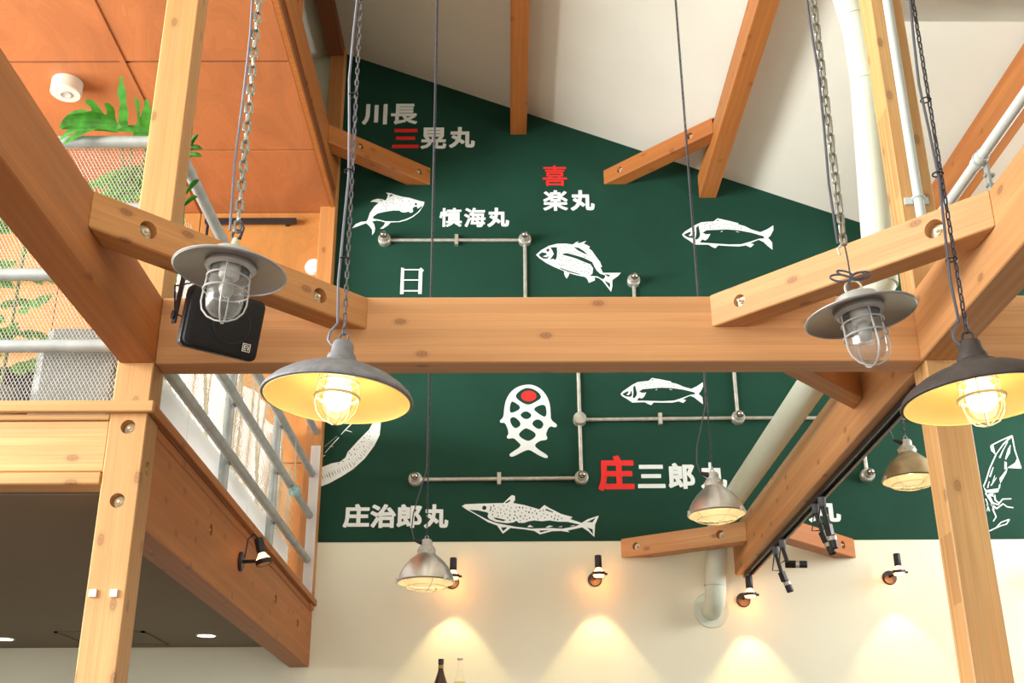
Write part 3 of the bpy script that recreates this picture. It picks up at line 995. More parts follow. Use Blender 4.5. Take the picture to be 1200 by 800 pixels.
# lettering
def glyph(ch):
    """outline of a character from Blender's built-in text object, as triangles and boundary edges, normalised to its box"""
    cu = bpy.data.curves.new('glyph', 'FONT')
    cu.body = ch
    cu.size = 1.0
    cu.resolution_u = 3
    o = link(bpy.data.objects.new('glyph', cu))
    bpy.context.view_layer.update()
    me = bpy.data.meshes.new_from_object(o.evaluated_get(bpy.context.evaluated_depsgraph_get()))
    bm = bmesh.new()
    bm.from_mesh(me)
    bmesh.ops.remove_doubles(bm, verts=bm.verts, dist=1e-4)
    vs = [(v.co.x, v.co.y) for v in bm.verts]
    fs = [tuple(v.index for v in fc.verts) for fc in bm.faces]
    es = [(e.verts[0].index, e.verts[1].index) for e in bm.edges if len(e.link_faces) == 1]
    bm.free()
    bpy.data.objects.remove(o, do_unlink=True)
    bpy.data.curves.remove(cu)
    bpy.data.meshes.remove(me)
    return vs, fs, es


GL = {}


def letter(ch, box, mat, parent, bold=0.042):
    """one character fitted to its survey box (u0, v0, u1, v1), thickened into a heavy gothic weight"""
    if ch not in GL:
        GL[ch] = glyph(ch)
    vs, fs, es = GL[ch]
    x0, z1 = wp(box[0], box[1])
    x1, z0 = wp(box[2], box[3])
    a0, a1 = min(v[0] for v in vs), max(v[0] for v in vs)
    b0, b1 = min(v[1] for v in vs), max(v[1] for v in vs)
    h = bold * (z1 - z0)

    def T(p):
        return (x0 + h + (p[0] - a0) / (a1 - a0) * (x1 - x0 - 2 * h), z0 + h + (p[1] - b0) / (b1 - b0) * (z1 - z0 - 2 * h))
    P = [T(p) for p in vs]
    mb = MB()
    mb.add([(x, DY, z) for x, z in P], fs)
    lay = [DY]

    def step():                      # every overlapping stroke piece a hair in front of the last
        lay[0] -= 8e-6
        return lay[0]
    for i, j in es:
        (ax, az), (bx, bz) = P[i], P[j]
        l = math.hypot(bx - ax, bz - az)
        if l < 1e-6:
            continue
        nx, nz = -(bz - az) / l * h, (bx - ax) / l * h
        y = step()
        mb.add([(ax + nx, y, az + nz), (bx + nx, y, bz + nz), (bx - nx, y, bz - nz), (ax - nx, y, az - nz)], [(0, 1, 2, 3)])
    used = {i for e in es for i in e}
    for i in used:
        x, z = P[i]
        k = h * 0.93
        y = step()
        mb.add([(x - k, y, z - k), (x + k, y, z - k), (x + k, y, z + k), (x - k, y, z + k)], [(0, 1, 2, 3)])
    return obj('character', mb, mat, parent)


def word(label, chars):
    bx = [c[1] for c in chars]
    u = (min(b[0] for b in bx) + max(b[2] for b in bx)) / 2
    x, z = wp(u, max(b[3] for b in bx))
    root = empty('painted_lettering', (x, DY, z), label, 'lettering', 'boat names painted on the green wall')
    for ch, b, mt in chars:
        letter(ch, b, mt, root, {'喜': .016, '慎': .028, '楽': .030, '海': .030, '晃': .034, '長': .034}.get(ch, .042))
    return root


word('two-line painted boat name with red first bars, top left of green wall',
     [('川', (425.4, 122.5, 453.5, 146.5), 'paint'), ('長', (458.8, 122.2, 488.8, 146.2), 'paint'), ('三', (460.4, 151.6, 490.6, 174), 'red'),
      ('晃', (493.5, 150, 523, 175), 'paint'), ('丸', (526.6, 149.4, 556.5, 173.8), 'paint')])
word('white painted boat name of three characters beside the tuna',
     [('慎', (515.3, 244.2, 541.2, 266.3), 'paint'), ('海', (544, 244, 569, 266.7), 'paint'), ('丸', (571.3, 243.8, 596.7, 266.3), 'paint')])
word('painted boat name stacked in two lines with small red character on top',
     [('喜', (635.5, 194.5, 664.7, 218.3), 'red'), ('楽', (636.3, 223.3, 665.5, 247.5), 'paint'), ('丸', (668.3, 223.3, 697, 247.2), 'paint')])
word('painted boat name starting with a large red character, behind middle aluminium lamp',
     [('庄', (700, 534, 744, 575), 'red'), ('三', (746.4, 544.8, 780, 572), 'paint'), ('郎', (782, 542.7, 815, 573), 'paint'), ('丸', (819.6, 542, 852.5, 573), 'paint')])
word('white painted boat name of four characters at bottom left of green wall',
     [('庄', (403, 590.8, 432.6, 618.3), 'paint'), ('治', (434.7, 591, 463.5, 618.7), 'paint'), ('郎', (465.6, 591, 494, 618.7), 'paint'), ('丸', (497.5, 591, 525.3, 619), 'paint')])
word('white painted character partly hidden by the black track lights',
     [('丸', (945, 584, 986, 612), 'paint')])
f = Flat(430, 260, 5.714)
for q in ([(230, 308), (250, 313), (246, 484), (222, 486)], [(348, 320), (362, 308), (382, 326), (372, 338), (367, 484), (343, 484)],
          [(248, 318), (350, 318), (350, 326), (248, 326)], [(246, 387), (348, 387), (348, 395), (246, 395)], [(244, 459), (346, 459), (346, 468), (244, 468)]):
    f.poly(q)
tag(obj('painted_lettering', f.m, 'paint'), 'single thin white box-like character above the left part of middle beam', 'lettering', 'boat names painted on the green wall')

# ------------------------------------------------------------------ conduit and bulb sockets on the wall
NODE = {'a': (-0.83, 5.234), 'b': (0.126, 5.231), 'c': (0.854, 4.918), 'd': (0.465, 3.937), 'e': (0.465, 3.552), 'f': (1.478, 3.945),
        'g': (-0.574, 3.546), 'h': (2.259, 3.562), 'i': (2.66, 3.940)}
cond = empty('conduit_network', (0.6, WY, 3.5), 'grey steel conduit pipes running across the green wall', 'conduit')
cy_ = WY - 0.022
for p, q in ((('a'), ('b')), ('b', (0.126, 4.60)), ((0.126, 4.60), (1.478, 4.60)), ('c', (0.854, 4.60)), ('d', (0.465, 4.60)), ('d', 'e'), ('g', 'e'), ('d', 'f'), ('f', (1.478, 4.60)), ('f', 'i'), ('h', (2.259, 3.942))):
    a = NODE[p] if isinstance(p, str) else p
    b = NODE[q] if isinstance(q, str) else q
    obj('pipe', MB().tube([(a[0], cy_, a[1]), (b[0], cy_, b[1])], 0.0125, 10), 'steel', cond, True)
for x, z, hz in ((-0.34, 5.233, 0), (-0.05, 3.549, 0), (0.98, 3.94, 0)):
    o = MB().box((x - .012, cy_ - .016, z - .038), (x + .012, WY - .004, z + .038))
    obj('pipe_clip', o, 'steel', cond)
jb = MB().lathe([(0, -.062), (.038, -.062), (.042, -.055), (.042, 0), (0, 0)], (0.465, WY - .004, 3.937), (0, 1, 0), 24)
obj('junction_box', jb, 'steel', cond, True)
for x in (0.126, 0.465, 0.854, 1.478):
    jb2 = MB().lathe([(0, -.05), (.03, -.05), (.034, -.045), (.034, 0), (0, 0)], (x, WY - .004, 4.60), (0, 1, 0), 20)
    obj('junction_box', jb2, 'steel', cond, True)
SL = {'a': 'bare bulb in round socket at left end of the upper conduit', 'b': 'bare bulb in round socket left of the painted sea bream',
      'c': 'bare bulb in round socket just above the middle beam', 'e': 'bare bulb in round socket left of the large red character',
      'f': 'bare bulb in round socket below the sardine, near the slanting duct', 'g': 'bare bulb in round socket above the four-character boat name',
      'h': 'bare bulb in round socket beside the lighting track beam'}
for k, lab in SL.items():
    x, z = NODE[k]
    r = empty('bulb_socket', (x, WY - .004, z), lab, 'bulb', 'bare bulbs on the wall conduit')
    obj('socket_box', MB().lathe([(0, -.05), (.036, -.05), (.043, -.042), (.043, 0), (0, 0)], (x, WY - .004, z), (0, 1, 0), 24), 'steel', r, True)
    obj('socket_ring', MB().lathe([(.018, -.075), (.026, -.075), (.028, -.05), (.018, -.05)], (x, WY - .004, z), (0, 1, 0), 20, True), 'steel', r, True)
    prof = [(0, -.125), (.012, -.122), (.021, -.112), (.024, -.10), (.021, -.088), (.015, -.076), (.013, -.06), (0, -.06)]
    obj('bulb', MB().lathe(prof, (x, WY - .004, z), (0, 1, 0), 18), 'mirror', r, True)

# ------------------------------------------------------------------ ducts and pipes


def arc(a, c, b, n=6):
    a, c, b = Vector(a), Vector(c), Vector(b)
    return [a * (1 - t) ** 2 + c * 2 * t * (1 - t) + b * t * t for t in [i / n for i in range(n + 1)]]


duct = empty('ventilation_duct', (1.245, WY, 2.73), 'mint white round duct rising from the cream wall past the track beam', 'duct')
rd = .062
path = [(1.225, WY, 2.735)] + arc((1.225, WY - .06, 2.735), (1.228, WY - .15, 2.735), (1.232, WY - .15, 2.83))
obj('wall_elbow', MB().tube(path, rd, 20), 'duct', duct, True)
path = [(1.232, WY - .15, 2.82), (1.26, WY - .15, 3.10)] + arc((1.265, WY - .15, 3.12), (1.27, WY - .15, 3.235), (1.272, WY - .30, 3.235)) + \
       [(1.285, 4.25, 3.235)] + arc((1.287, 4.10, 3.235), (1.30, 3.93, 3.24), (1.40, 3.93, 3.40))
obj('duct_run', MB().tube(path, rd, 20), 'duct', duct, True)
path = [(1.40, 3.93, 3.38), (1.455, 3.93, 4.30), (1.452, 3.93, 4.55), (1.40, 3.93, 4.95), (1.36, 3.93, roof_z(1.36) - .28)]
obj('duct_riser', MB().tube(path, rd, 20), 'duct', duct, True)
obj('wall_flange', MB().lathe([(rd, -.006), (.105, -.006), (.108, 0), (rd, 0)], (1.225, WY, 2.735), (0, 1, 0), 28, True), 'duct', duct, True)
for p, d in (((1.453, 3.93, 4.28), (0.02, 0, 1)), ((1.446, 3.93, 4.60), (-.1, 0, 1)), ((1.232, WY - .15, 2.85), (0.1, 0, 1))):
    obj('duct_joint', MB().ring(p, d, rd + .001, .0035, 28, 6), 'duct', duct, True)
hp = empty('white_pipe', (1.447, 3.575, 3.40), 'white plastic pipe clamped to the front of the right post', 'pipe')
pth = [(1.452, 3.577, 5.55), (1.447, 3.577, 3.46)] + arc((1.447, 3.577, 3.44), (1.447, 3.577, 3.395), (1.448, 3.53, 3.395)) + [(1.452, 1.2, 3.39)]
obj('pipe', MB().tube(pth, .0175, 14), 'pipe', hp, True)
obj('pipe_coupling', MB().tube([(1.449, 3.10, 3.394), (1.449, 3.04, 3.394)], .021, 14), 'pipe', hp, True)
cl = MB().ring((1.447, 3.577, 3.55), (0, 0, 1), .0195, .004, 20, 6)
cl.box((1.405, 3.592, 3.535), (1.432, 3.60, 3.562)).box((1.462, 3.592, 3.535), (1.489, 3.60, 3.562))
obj('pipe_clamp', cl, 'pipe', hp, True)
hg = MB().box((1.462, 3.06, 3.19), (1.470, 3.085, 3.38)).ring((1.45, 3.07, 3.394), (0, 1, 0), .022, .004, 18, 6)
hg.box((1.455, 3.065, 3.30), (1.485, 3.08, 3.308)).box((1.455, 3.065, 3.335), (1.485, 3.08, 3.343))
obj('pipe_hanger', hg, 'galv', hp)
gd = empty('large_duct', (3.0, 3.95, 4.6), 'large beige round duct across the upper right corner', 'duct')
obj('duct_body', MB().tube([(1.53, 3.95, 4.80), (3.30, 3.95, 4.79)], .155, 28), 'greyduct', gd, True)
obj('duct_seam', MB().ring((2.3, 3.95, 4.795), (1, 0, 0), .157, .004, 28, 6), 'greyduct', gd, True)

# ------------------------------------------------------------------ loft railing
rail = empty('pipe_railing', (-1.22, 3.66, 2.80), 'galvanised pipe railing around the loft, hung with nets', 'railing')
RZ = (3.035, 3.305, 3.565, 3.845)
for z in RZ:
    obj('front_rail', MB().tube([(-5.98, 3.665, z), (-1.294, 3.665, z)], .0225, 14), 'galv', rail, True)
    obj('side_rail', MB().tube([(-1.215, 3.725, z), (-1.205, WY - .1, z - .01), (-1.197, WY - .006, z - .012)], .0225, 14), 'galv', rail, True)
for y in (4.95, 6.02):
    obj('rail_post', MB().tube([(-1.245, y, 2.80), (-1.245, y, 3.86)], .022, 14), 'galv', rail, True)
for x in (-2.4, -3.5):
    obj('rail_post', MB().tube([(x, 3.695, 2.745), (x, 3.695, 3.86)], .022, 14), 'galv', rail, True)
for y in (4.95, 6.02):
    for z in RZ:
        obj('rail_clamp', MB().ring((-1.228, y, z - .006), (1, 0, 0), .026, .006, 18, 6), 'galv', rail, True)


def net(u0, u1, v0, v1, cell, fn, r, skew=1.7):
    """diamond mesh cords over a surface fn(u, v); real crossing cords as thin 3-sided tubes"""
    mb = MB()
    W_, H_ = u1 - u0, v1 - v0
    for sgn in (1, -1):
        c = -H_ / skew
        while c < W_ + H_ / skew:
            pts = []
            n = 14
            for i in range(n + 1):
                v = v0 + H_ * i / n
                uu = u0 + c + sgn * (v - v0) / skew if sgn > 0 else u0 + c + H_ / skew - (v - v0) / skew - H_ / skew
                if u0 <= uu <= u1:
                    pts.append(fn(uu, v))
            if sgn < 0:
                pts = []
                for i in range(n + 1):
                    v = v0 + H_ * i / n
                    uu = u0 + c + H_ / skew - (v - v0) / skew
                    if u0 <= uu <= u1:
                        pts.append(fn(uu, v))
            if len(pts) > 1:
                mb.tube(pts, r, 3, cap=False)
            c += cell
    return mb


nt_ = net(-2.6, -1.296, 2.81, 3.84, 0.0135, lambda u, v: (u, 3.697 + .004 * math.sin(u * 9) + .003 * math.sin(v * 13), v), .0011)
o = tag(obj('safety_net', nt_, 'net'), 'white diamond mesh netting over the front loft railing', 'net', kind='stuff')
rp = MB().tube([(-1.298, 3.697, 2.81), (-1.298, 3.697, 3.86)], .004, 6)
tag(obj('net_cord', rp, 'net'), 'white edge cord of the netting beside the left post', 'cord')


def drape(y, v, ph, amp, x0):
    return (x0 + amp * .7 * math.sin(y * 9 + ph + v * 3) * (0.35 + .65 * (3.85 - v)) + .010 * math.sin(y * 31 + ph), y + .03 * math.sin(v * 5 + y * 4 + ph), v)


for i, (ya, yb, za, zb_, ph, x0, ce, lab) in enumerate((
        (4.0, 5.5, 2.98, 3.84, 0.0, -1.32, .022, 'beige fishing net draped inside the loft rail near the left post'),
        (5.2, 6.6, 2.95, 3.84, 2.0, -1.33, .022, 'beige fishing net draped inside the loft rail in the middle'),
        (6.1, 6.98, 2.82, 3.56, 4.1, -1.33, .018, 'crumpled beige fishing net hanging by the rear wall'))):
    mb = net(ya, yb, za, zb_, ce, lambda u, v: drape(u, v, ph, .05, x0), .0015, 1.3)
    tag(obj('fishing_net', mb, 'net2'), lab, 'net', 'fishing nets on the loft rail', 'stuff')
# white sheeting boards standing behind the lower rails
ybs = [3.86, 4.42, 5.0, 5.58, 6.16, 6.72]
for i, (a, b) in enumerate(zip(ybs, ybs[1:])):
    mb = MB().box((-1.285, a + .004, 2.802), (-1.272, b - .004, 3.06 - .004 * i))
    tag(obj('white_board', mb, 'tarp'),
        ['white board behind the lower loft rail, nearest the left post', 'white board behind the loft rail, second from the left post',
         'white board behind the loft rail, in the middle of five', 'white board behind the loft rail, second from the rear wall',
         'white board behind the lower loft rail, nearest the rear wall'][i], 'board', 'white boards behind the loft rail')

sv, sf2 = [], []
ny_, nz_ = 60, 8
for j in range(nz_ + 1):
    for i in range(ny_ + 1):
        y_ = 4.10 + 2.9 * i / ny_
        z_ = 2.78 + 1.07 * j / nz_
        sv.append((-1.46 + .035 * math.sin(y_ * 11) + .015 * math.sin(y_ * 27 + z_ * 2), y_, z_))
for j in range(nz_):
    for i in range(ny_):
        a_ = j * (ny_ + 1) + i
        sf2.append((a_, a_ + 1, a_ + ny_ + 2, a_ + ny_ + 1))
tag(obj('white_curtain', MB().add(sv, sf2), 'tarp', None, True), 'long white curtain hanging in folds behind the loft nets', 'curtain')
flt = empty('glass_float', (-1.17, 6.28, 3.22), 'small blue glass float hanging in cords from the loft rail', 'float')
obj('float_ball', MB().sphere((-1.175, 6.28, 3.255), .032), 'bluefloat', flt, True)
fc = MB()
for a in (-.02, 0, .02):
    fc.tube([(-1.175, 6.28 + a, 3.28), (-1.19, 6.28 + a * .4, 3.56)], .0018, 5)
fc.ring((-1.175, 6.28, 3.255), (1, 0, 0), .033, .002).ring((-1.175, 6.28, 3.255), (0, 1, 0), .033, .002).ring((-1.175, 6.28, 3.255), (0, 0, 1), .033, .002)
obj('float_cord', fc, 'net2', flt)

# things standing in the loft
tb = MB()
ro = [(-1.60, 3.74), (-1.36, 3.74), (-1.32, 3.78), (-1.32, 4.02), (-1.36, 4.06), (-1.60, 4.06), (-1.64, 4.02), (-1.64, 3.78)]
ri = [(x + (-1.48 - x) * .06, y + (3.9 - y) * .06) for x, y in ro]
tb.prism(ro, 2.745, 3.08)
tb.prism([(-1.48 + (x + 1.48) * .88, 3.9 + (y - 3.9) * .88) for x, y in ro], 3.08, 3.14)
tag(obj('storage_tub', tb, 'tub'), 'grey rounded tub behind the netting left of the post', 'tub')
ck = empty('dark_crate', (-1.82, 4.05, 2.745), 'dark crate with pale uprights behind the netting at the left edge', 'crate')
obj('crate_body', MB().box((-2.05, 3.92, 2.745), (-1.66, 4.2, 3.06)), 'crate', ck)
for x in (-2.03, -1.84, -1.68):
    obj('crate_upright', MB().box((x - .012, 3.905, 2.745), (x + .012, 3.92, 3.08)), 'tarp', ck)


def pinnate(base, tip, width, lobes, sag, normal, lobe_w=.6, ang=50, taper=1.0):
    """deeply lobed leaf: midrib from base to tip, lobes on both sides"""
    mb = MB()
    b, t = Vector(base), Vector(tip)
    d = (t - b)
    L = d.length
    dn = d.normalized()
    nrm = Vector(normal)
    nrm = (nrm - dn * nrm.dot(dn)).normalized()
    sd = dn.cross(nrm).normalized()

    def mid(f):
        return b + d * f - nrm * sag * (f * f) + nrm * sag * .6 * f
    n = 10
    core = .16 * width
    vs = []
    for i in range(n + 1):
        f = i / n
        w = core * (math.sin(math.pi * min(1, f * .9 + .08)) * .9 + .1)
        p = mid(f)
        vs += [p - sd * w + nrm * .004, p, p + sd * w + nrm * .004]
    fs = []
    for i in range(n):
        fs += [(3 * i, 3 * i + 1, 3 * i + 4, 3 * i + 3), (3 * i + 1, 3 * i + 2, 3 * i + 5, 3 * i + 4)]
    mb.add(vs, fs)
    for k in range(lobes):
        f = .14 + .80 * k / max(1, lobes - 1)
        ll = width * (math.sin(math.pi * (f * .78 + .16)) ** taper) * random.uniform(.82, 1.1)
        for s in (1, -1):
            a = R(ang - 22 * f + random.uniform(-7, 7))
            dr = (dn * math.cos(a) + sd * s * math.sin(a)).normalized()
            wd = dn * math.sin(a) - sd * s * math.cos(a)
            hw = L / lobes * lobe_w * .5
            p0 = mid(f)
            ring_ = []
            for j, (q, ww) in enumerate(((0, 1.15), (.3, 1.0), (.6, 1.0), (.85, .8), (1.0, .12))):
                c = p0 + dr * ll * q + nrm * (.18 * ll * q - .34 * ll * q * q)
                ring_ += [c - wd * hw * ww + nrm * .003, c, c + wd * hw * ww + nrm * .003]
            mb.add(ring_, [g for j in range(4) for g in ((3 * j, 3 * j + 1, 3 * j + 4, 3 * j + 3), (3 * j + 1, 3 * j + 2, 3 * j + 5, 3 * j + 4))])
    return mb


pl = empty('split_leaf_plant', (-1.42, 3.85, 3.14), 'potted plant with big lobed green leaves spilling over the loft rail', 'plant')
obj('pot', MB().lathe([(0, 0), (.065, 0), (.085, .12), (.09, .13), (.08, .13), (.075, .11), (0, .11)], (-1.42, 3.86, 3.14), (0, 0, 1), 24), 'terracotta', pl, True)


def cut_leaf(poly, y0, lean, cup, mb=None):
    """broad lobed blade, outline in centimetre-like units (5 per survey pixel), cupped and leaning over the rail"""
    mb = MB()
    pts = chaikin(poly, 1)
    P = [(-1.631 + (60 + a / 5 - 65) * .00304, 3.863 - (80 + b / 5 - 150) * .00369) for a, b in pts]
    cx = sum(p[0] for p in P) / len(P)
    cz = sum(p[1] for p in P) / len(P)
    vs = [Vector((x, y0 - lean * (z - 3.85) + cup * ((x - cx) ** 2 * 3 - (z - cz) ** 2 * 2), z)) for x, z in P]
    tris = tessellate_polygon([[Vector((p[0], p[1], 0)) for p in P]])
    mb.add(vs, tris)
    return mb


LEAF = [([(370, 335), (310, 335), (250, 345), (190, 385), (130, 425), (85, 450), (72, 432), (110, 395), (150, 355), (100, 380), (45, 400), (30, 385), (75, 345), (110, 320), (60, 318), (15, 322), (12, 295), (50, 262), (110, 245), (170, 242), (225, 255), (215, 228), (175, 212), (190, 195), (235, 198), (270, 235), (300, 262), (305, 235), (285, 205), (310, 195), (345, 215), (345, 260), (370, 290)], 3.612, .10, 1.2),
        ([(385, 320), (365, 250), (372, 180), (345, 130), (365, 100), (370, 65), (388, 62), (390, 95), (408, 130), (405, 180), (425, 230), (430, 290), (445, 325)], 3.66, .25, 1.5),
        ([(440, 330), (440, 270), (470, 220), (490, 170), (492, 130), (515, 128), (530, 165), (545, 190), (555, 160), (560, 215), (590, 230), (592, 290), (595, 340), (500, 338)], 3.69, .12, 1.0),
        ([(350, 290), (420, 305), (480, 300), (560, 325), (590, 345), (500, 350), (420, 345), (370, 330)], 3.63, -.1, 1.0),
        ([(455, 200), (430, 130), (440, 115), (462, 135), (470, 190), (475, 300), (460, 300)], 3.70, .2, 1.0)]
for pol, y0, ln, cu_ in LEAF:
    obj('leaf', cut_leaf(pol, y0, ln, cu_), 'leaf', pl, False)
for tx, tz in ((-1.42, 3.86), (-1.38, 3.87), (-1.32, 3.87)):
    obj('stem', MB().tube([(-1.42, 3.86, 3.25), (-1.40, 3.80, 3.60), (tx, 3.69, tz)], [.006, .005, .004], 6), 'stem', pl, True)
pf = empty('potted_fern', (-1.345, 4.03, 3.14), 'light green fern behind the netting beside the left post', 'plant')
obj('pot', MB().lathe([(0, 0), (.05, 0), (.065, .10), (.07, .11), (.06, .11), (0, .09)], (-1.345, 4.03, 3.14), (0, 0, 1), 24), 'terracotta', pf, True)
obj('stem', MB().tube([(-1.345, 4.03, 3.24), (-1.335, 3.92, 3.55), (-1.335, 3.80, 3.80)], [.006, .005, .004], 6), 'stem', pf, True)
for k, (tx, ty, tz) in enumerate(((-1.50, 3.72, 3.62), (-1.44, 3.71, 3.60), (-1.37, 3.70, 3.60), (-1.31, 3.72, 3.64), (-1.43, 3.72, 3.74), (-1.33, 3.71, 3.70), (-1.55, 3.74, 3.70))):
    obj('frond', pinnate((-1.335, 3.79, 3.81), (tx, ty, tz), .055, 9, .02, (0, -1, .25), .7, 62), 'leaf2', pf, True)
pb = empty('leafy_plant', (-1.76, 3.80, 2.745), 'green leafy potted plant behind the netting at the left edge', 'plant')
obj('pot', MB().lathe([(0, 0), (.06, 0), (.072, .16), (.075, .18), (.066, .18), (0, .15)], (-1.76, 3.81, 2.745), (0, 0, 1), 24), 'tub', pb, True)
for k in range(14):
    a = k * 2.4
    z = 3.0 + .045 * k
    tx, ty = -1.76 + .16 * math.cos(a), 3.80 + .10 * math.sin(a)
    obj('leaf', pinnate((-1.76 + .02 * math.cos(a), 3.80, z), (tx, max(3.73, ty), z + .03), .085, 4, .02, (0, -.8, .6), 1.2), 'leaf2', pb, True)
obj('stem', MB().tube([(-1.76, 3.81, 2.9), (-1.76, 3.80, 3.65)], .007, 6), 'stem', pb, True)
ps = empty('trailing_succulent', (-1.26, 3.88, 3.85), 'small fleshy green leaves trailing right of the left post', 'plant')
for bs, tp in (((-1.235, 3.86, 3.93), (-1.165, 3.84, 3.925)), ((-1.235, 3.86, 3.90), (-1.16, 3.83, 3.885)), ((-1.24, 3.87, 3.92), (-1.175, 3.80, 3.965)),
               ((-1.22, 3.88, 3.75), (-1.17, 3.86, 3.80)), ((-1.22, 3.88, 3.70), (-1.165, 3.85, 3.72))):
    b_, t_ = Vector(bs), Vector(tp)
    pts = [b_.lerp(t_, i / 5) + Vector((0, 0, .012 * math.sin(math.pi * i / 5))) for i in range(6)]
    obj('leaf', MB().tube(pts, [.004, .008, .010, .010, .008, .002], 8), 'leaf', ps, True)
obj('stem', MB().tube([(-1.235, 3.87, 3.93), (-1.235, 3.90, 3.80), (-1.22, 3.90, 3.60), (-1.235, 3.89, 3.0), (-1.25, 3.90, 2.80)], .005, 6), 'stem', ps, True)

cb = empty('ceiling_speaker', (-2.49, 5.55, ZP), 'round cream fixture on the plywood ceiling above the lobed leaves', 'ceiling light')
obj('housing', MB().lathe([(0, 0), (.085, 0), (.085, -.075), (.078, -.082), (.0, -.082)], (-2.49, 5.55, ZP - .001), (0, 0, 1), 32), 'creamplastic', cb, True)
obj('recess', MB().lathe([(0, 0), (.034, 0), (.036, -.004), (.028, -.006), (.02, -.002), (0, -.002)], (-2.49, 5.55, ZP - .083), (0, 0, 1), 24), 'greybulb', cb, True)
cr = empty('curtain_rail', (-1.7, 7.0, 5.33), 'dark horizontal rail below the plywood ceiling behind the chain', 'rail')
obj('rail_bar', MB().box((-2.05, 7.0, 5.337), (-1.43, 7.03, 5.372)), 'blackmetal', cr)
for x in (-2.0, -1.5):
    obj('rail_bracket', MB().box((x - .01, 7.03, 5.34), (x + .01, WY - .022, 5.37)), 'blackmetal', cr)
obj('drop_rod', MB().tube([(-2.03, 7.01, 5.34), (-2.03, 7.01, 5.10)], .01, 8), 'blackmetal', cr)
wd_ = MB().lathe([(0, -.03), (.05, -.025), (.06, 0), (0, 0)], (-1.30, WY - .023, 5.03), (0, 1, 0), 24)
tag(obj('wall_disc', wd_, 'ceramic', None, True), 'small white round fitting half hidden by the rear corner post', 'wall fitting')

# downlights under the loft
for x0, y0, lab in ((-1.68, 6.64, 'round downlight in the dark ceiling right of the left post'), (-2.84, 6.73, 'round downlight in the dark ceiling at the left edge')):
    r = empty('downlight', (x0, y0, 2.53), lab, 'downlight', 'downlights under the loft')
    obj('trim_ring', MB().lathe([(.048, -.004), (.056, -.004), (.058, 0), (.048, 0)], (x0, y0, 2.529), (0, 0, 1), 28, True), 'ceramic', r, True)
    obj('lens', MB().lathe([(0, -.002), (.048, -.002), (.048, 0), (0, 0)], (x0, y0, 2.529), (0, 0, 1), 28), 'downglow', r, True)
for x, lab in ((-1.270, 'small white square plate on left side of the left post'), (-1.206, 'small white square plate on right side of the left post')):
    pb_ = MB().box((x - .011, 3.593, 2.174), (x + .011, 3.6, 2.197))
    tag(obj('square_plate', pb_, 'ceramic'), lab, 'plate', 'white plates on the left post')

# ------------------------------------------------------------------ chains


def link_mesh(name, L, Wd, r, mat, n=16, m_=7):
    """one chain link, long axis local Z, flat in local XZ"""
    h, w = L / 2 - r, Wd / 2 - r
    pts = []
    for i in range(n):
        a = 2 * math.pi * i / n
        x, z = math.cos(a), math.sin(a)
        pts.append((w * x, 0, (h - w) * (1 if z > 0 else -1 if z < 0 else 0) + w * z))
    mb = MB().tube(pts, r, m_, True)
    me = bpy.data.meshes.new(name)
    me.from_pydata([tuple(v) for v in mb.v], [], mb.f)
    me.materials.append(M[mat])
    finish(me, True)
    return me


def chain_links(root, me, a, b, L, r, name='chain_link'):
    """separate links from a up to b"""
    a, b = Vector(a), Vector(b)
    d = (b - a).normalized()
    pitch = L - 2 * r * 1.15
    n = int((b - a).length / pitch)
    q0 = Vector((0, 0, 1)).rotation_difference(d)
    inv = WM[root.name].inverted()
    for i in range(n):
        o = link(bpy.data.objects.new(name, me))
        o.parent = root
        q = q0 @ Quaternion((0, 0, 1), R(90 * (i % 2) + 25 + random.uniform(-8, 8)))
        o.matrix_local = Matrix.Translation(inv @ (a + d * pitch * (i + .5))) @ q.to_matrix().to_4x4()
    return a + d * pitch * n


def chain_mesh(root, me_src, a, b, L, r, mat, name='chain'):
    """fine chain joined to one part"""
    a, b = Vector(a), Vector(b)
    d = (b - a).normalized()
    pitch = L - 2 * r * 1.15
    n = int((b - a).length / pitch) + 1
    q0 = Vector((0, 0, 1)).rotation_difference(d)
    sv = [v.co.copy() for v in me_src.vertices]
    sf_ = [tuple(p.vertices) for p in me_src.polygons]
    mb = MB()
    for i in range(n):
        q = q0 @ Quaternion((0, 0, 1), R(90 * (i % 2) + 25 + random.uniform(-10, 10)))
        c = a + d * pitch * (i + .5)
        mb.add([q @ v + c for v in sv], sf_)
    return obj(name, mb, mat, root, True)


# ------------------------------------------------------------------ enamel pendant lamps


def tilt_axis(roll, pitch=0):
    """lamp axis (pointing up) rolled in the picture plane / nodded to the viewer"""
    v = Vector((math.sin(R(roll)), -math.sin(R(pitch)), math.cos(R(roll)) * math.cos(R(pitch))))
    return v.normalized()


def pts_on(o, ax, prof, n, ph=0.0):
    u = ax.orthogonal().normalized()
    w = ax.cross(u)
    return [[o + ax * z + (u * math.cos(ph + 2 * math.pi * k / n) + w * math.sin(ph + 2 * math.pi * k / n)) * r for r, z in prof] for k in range(n)]


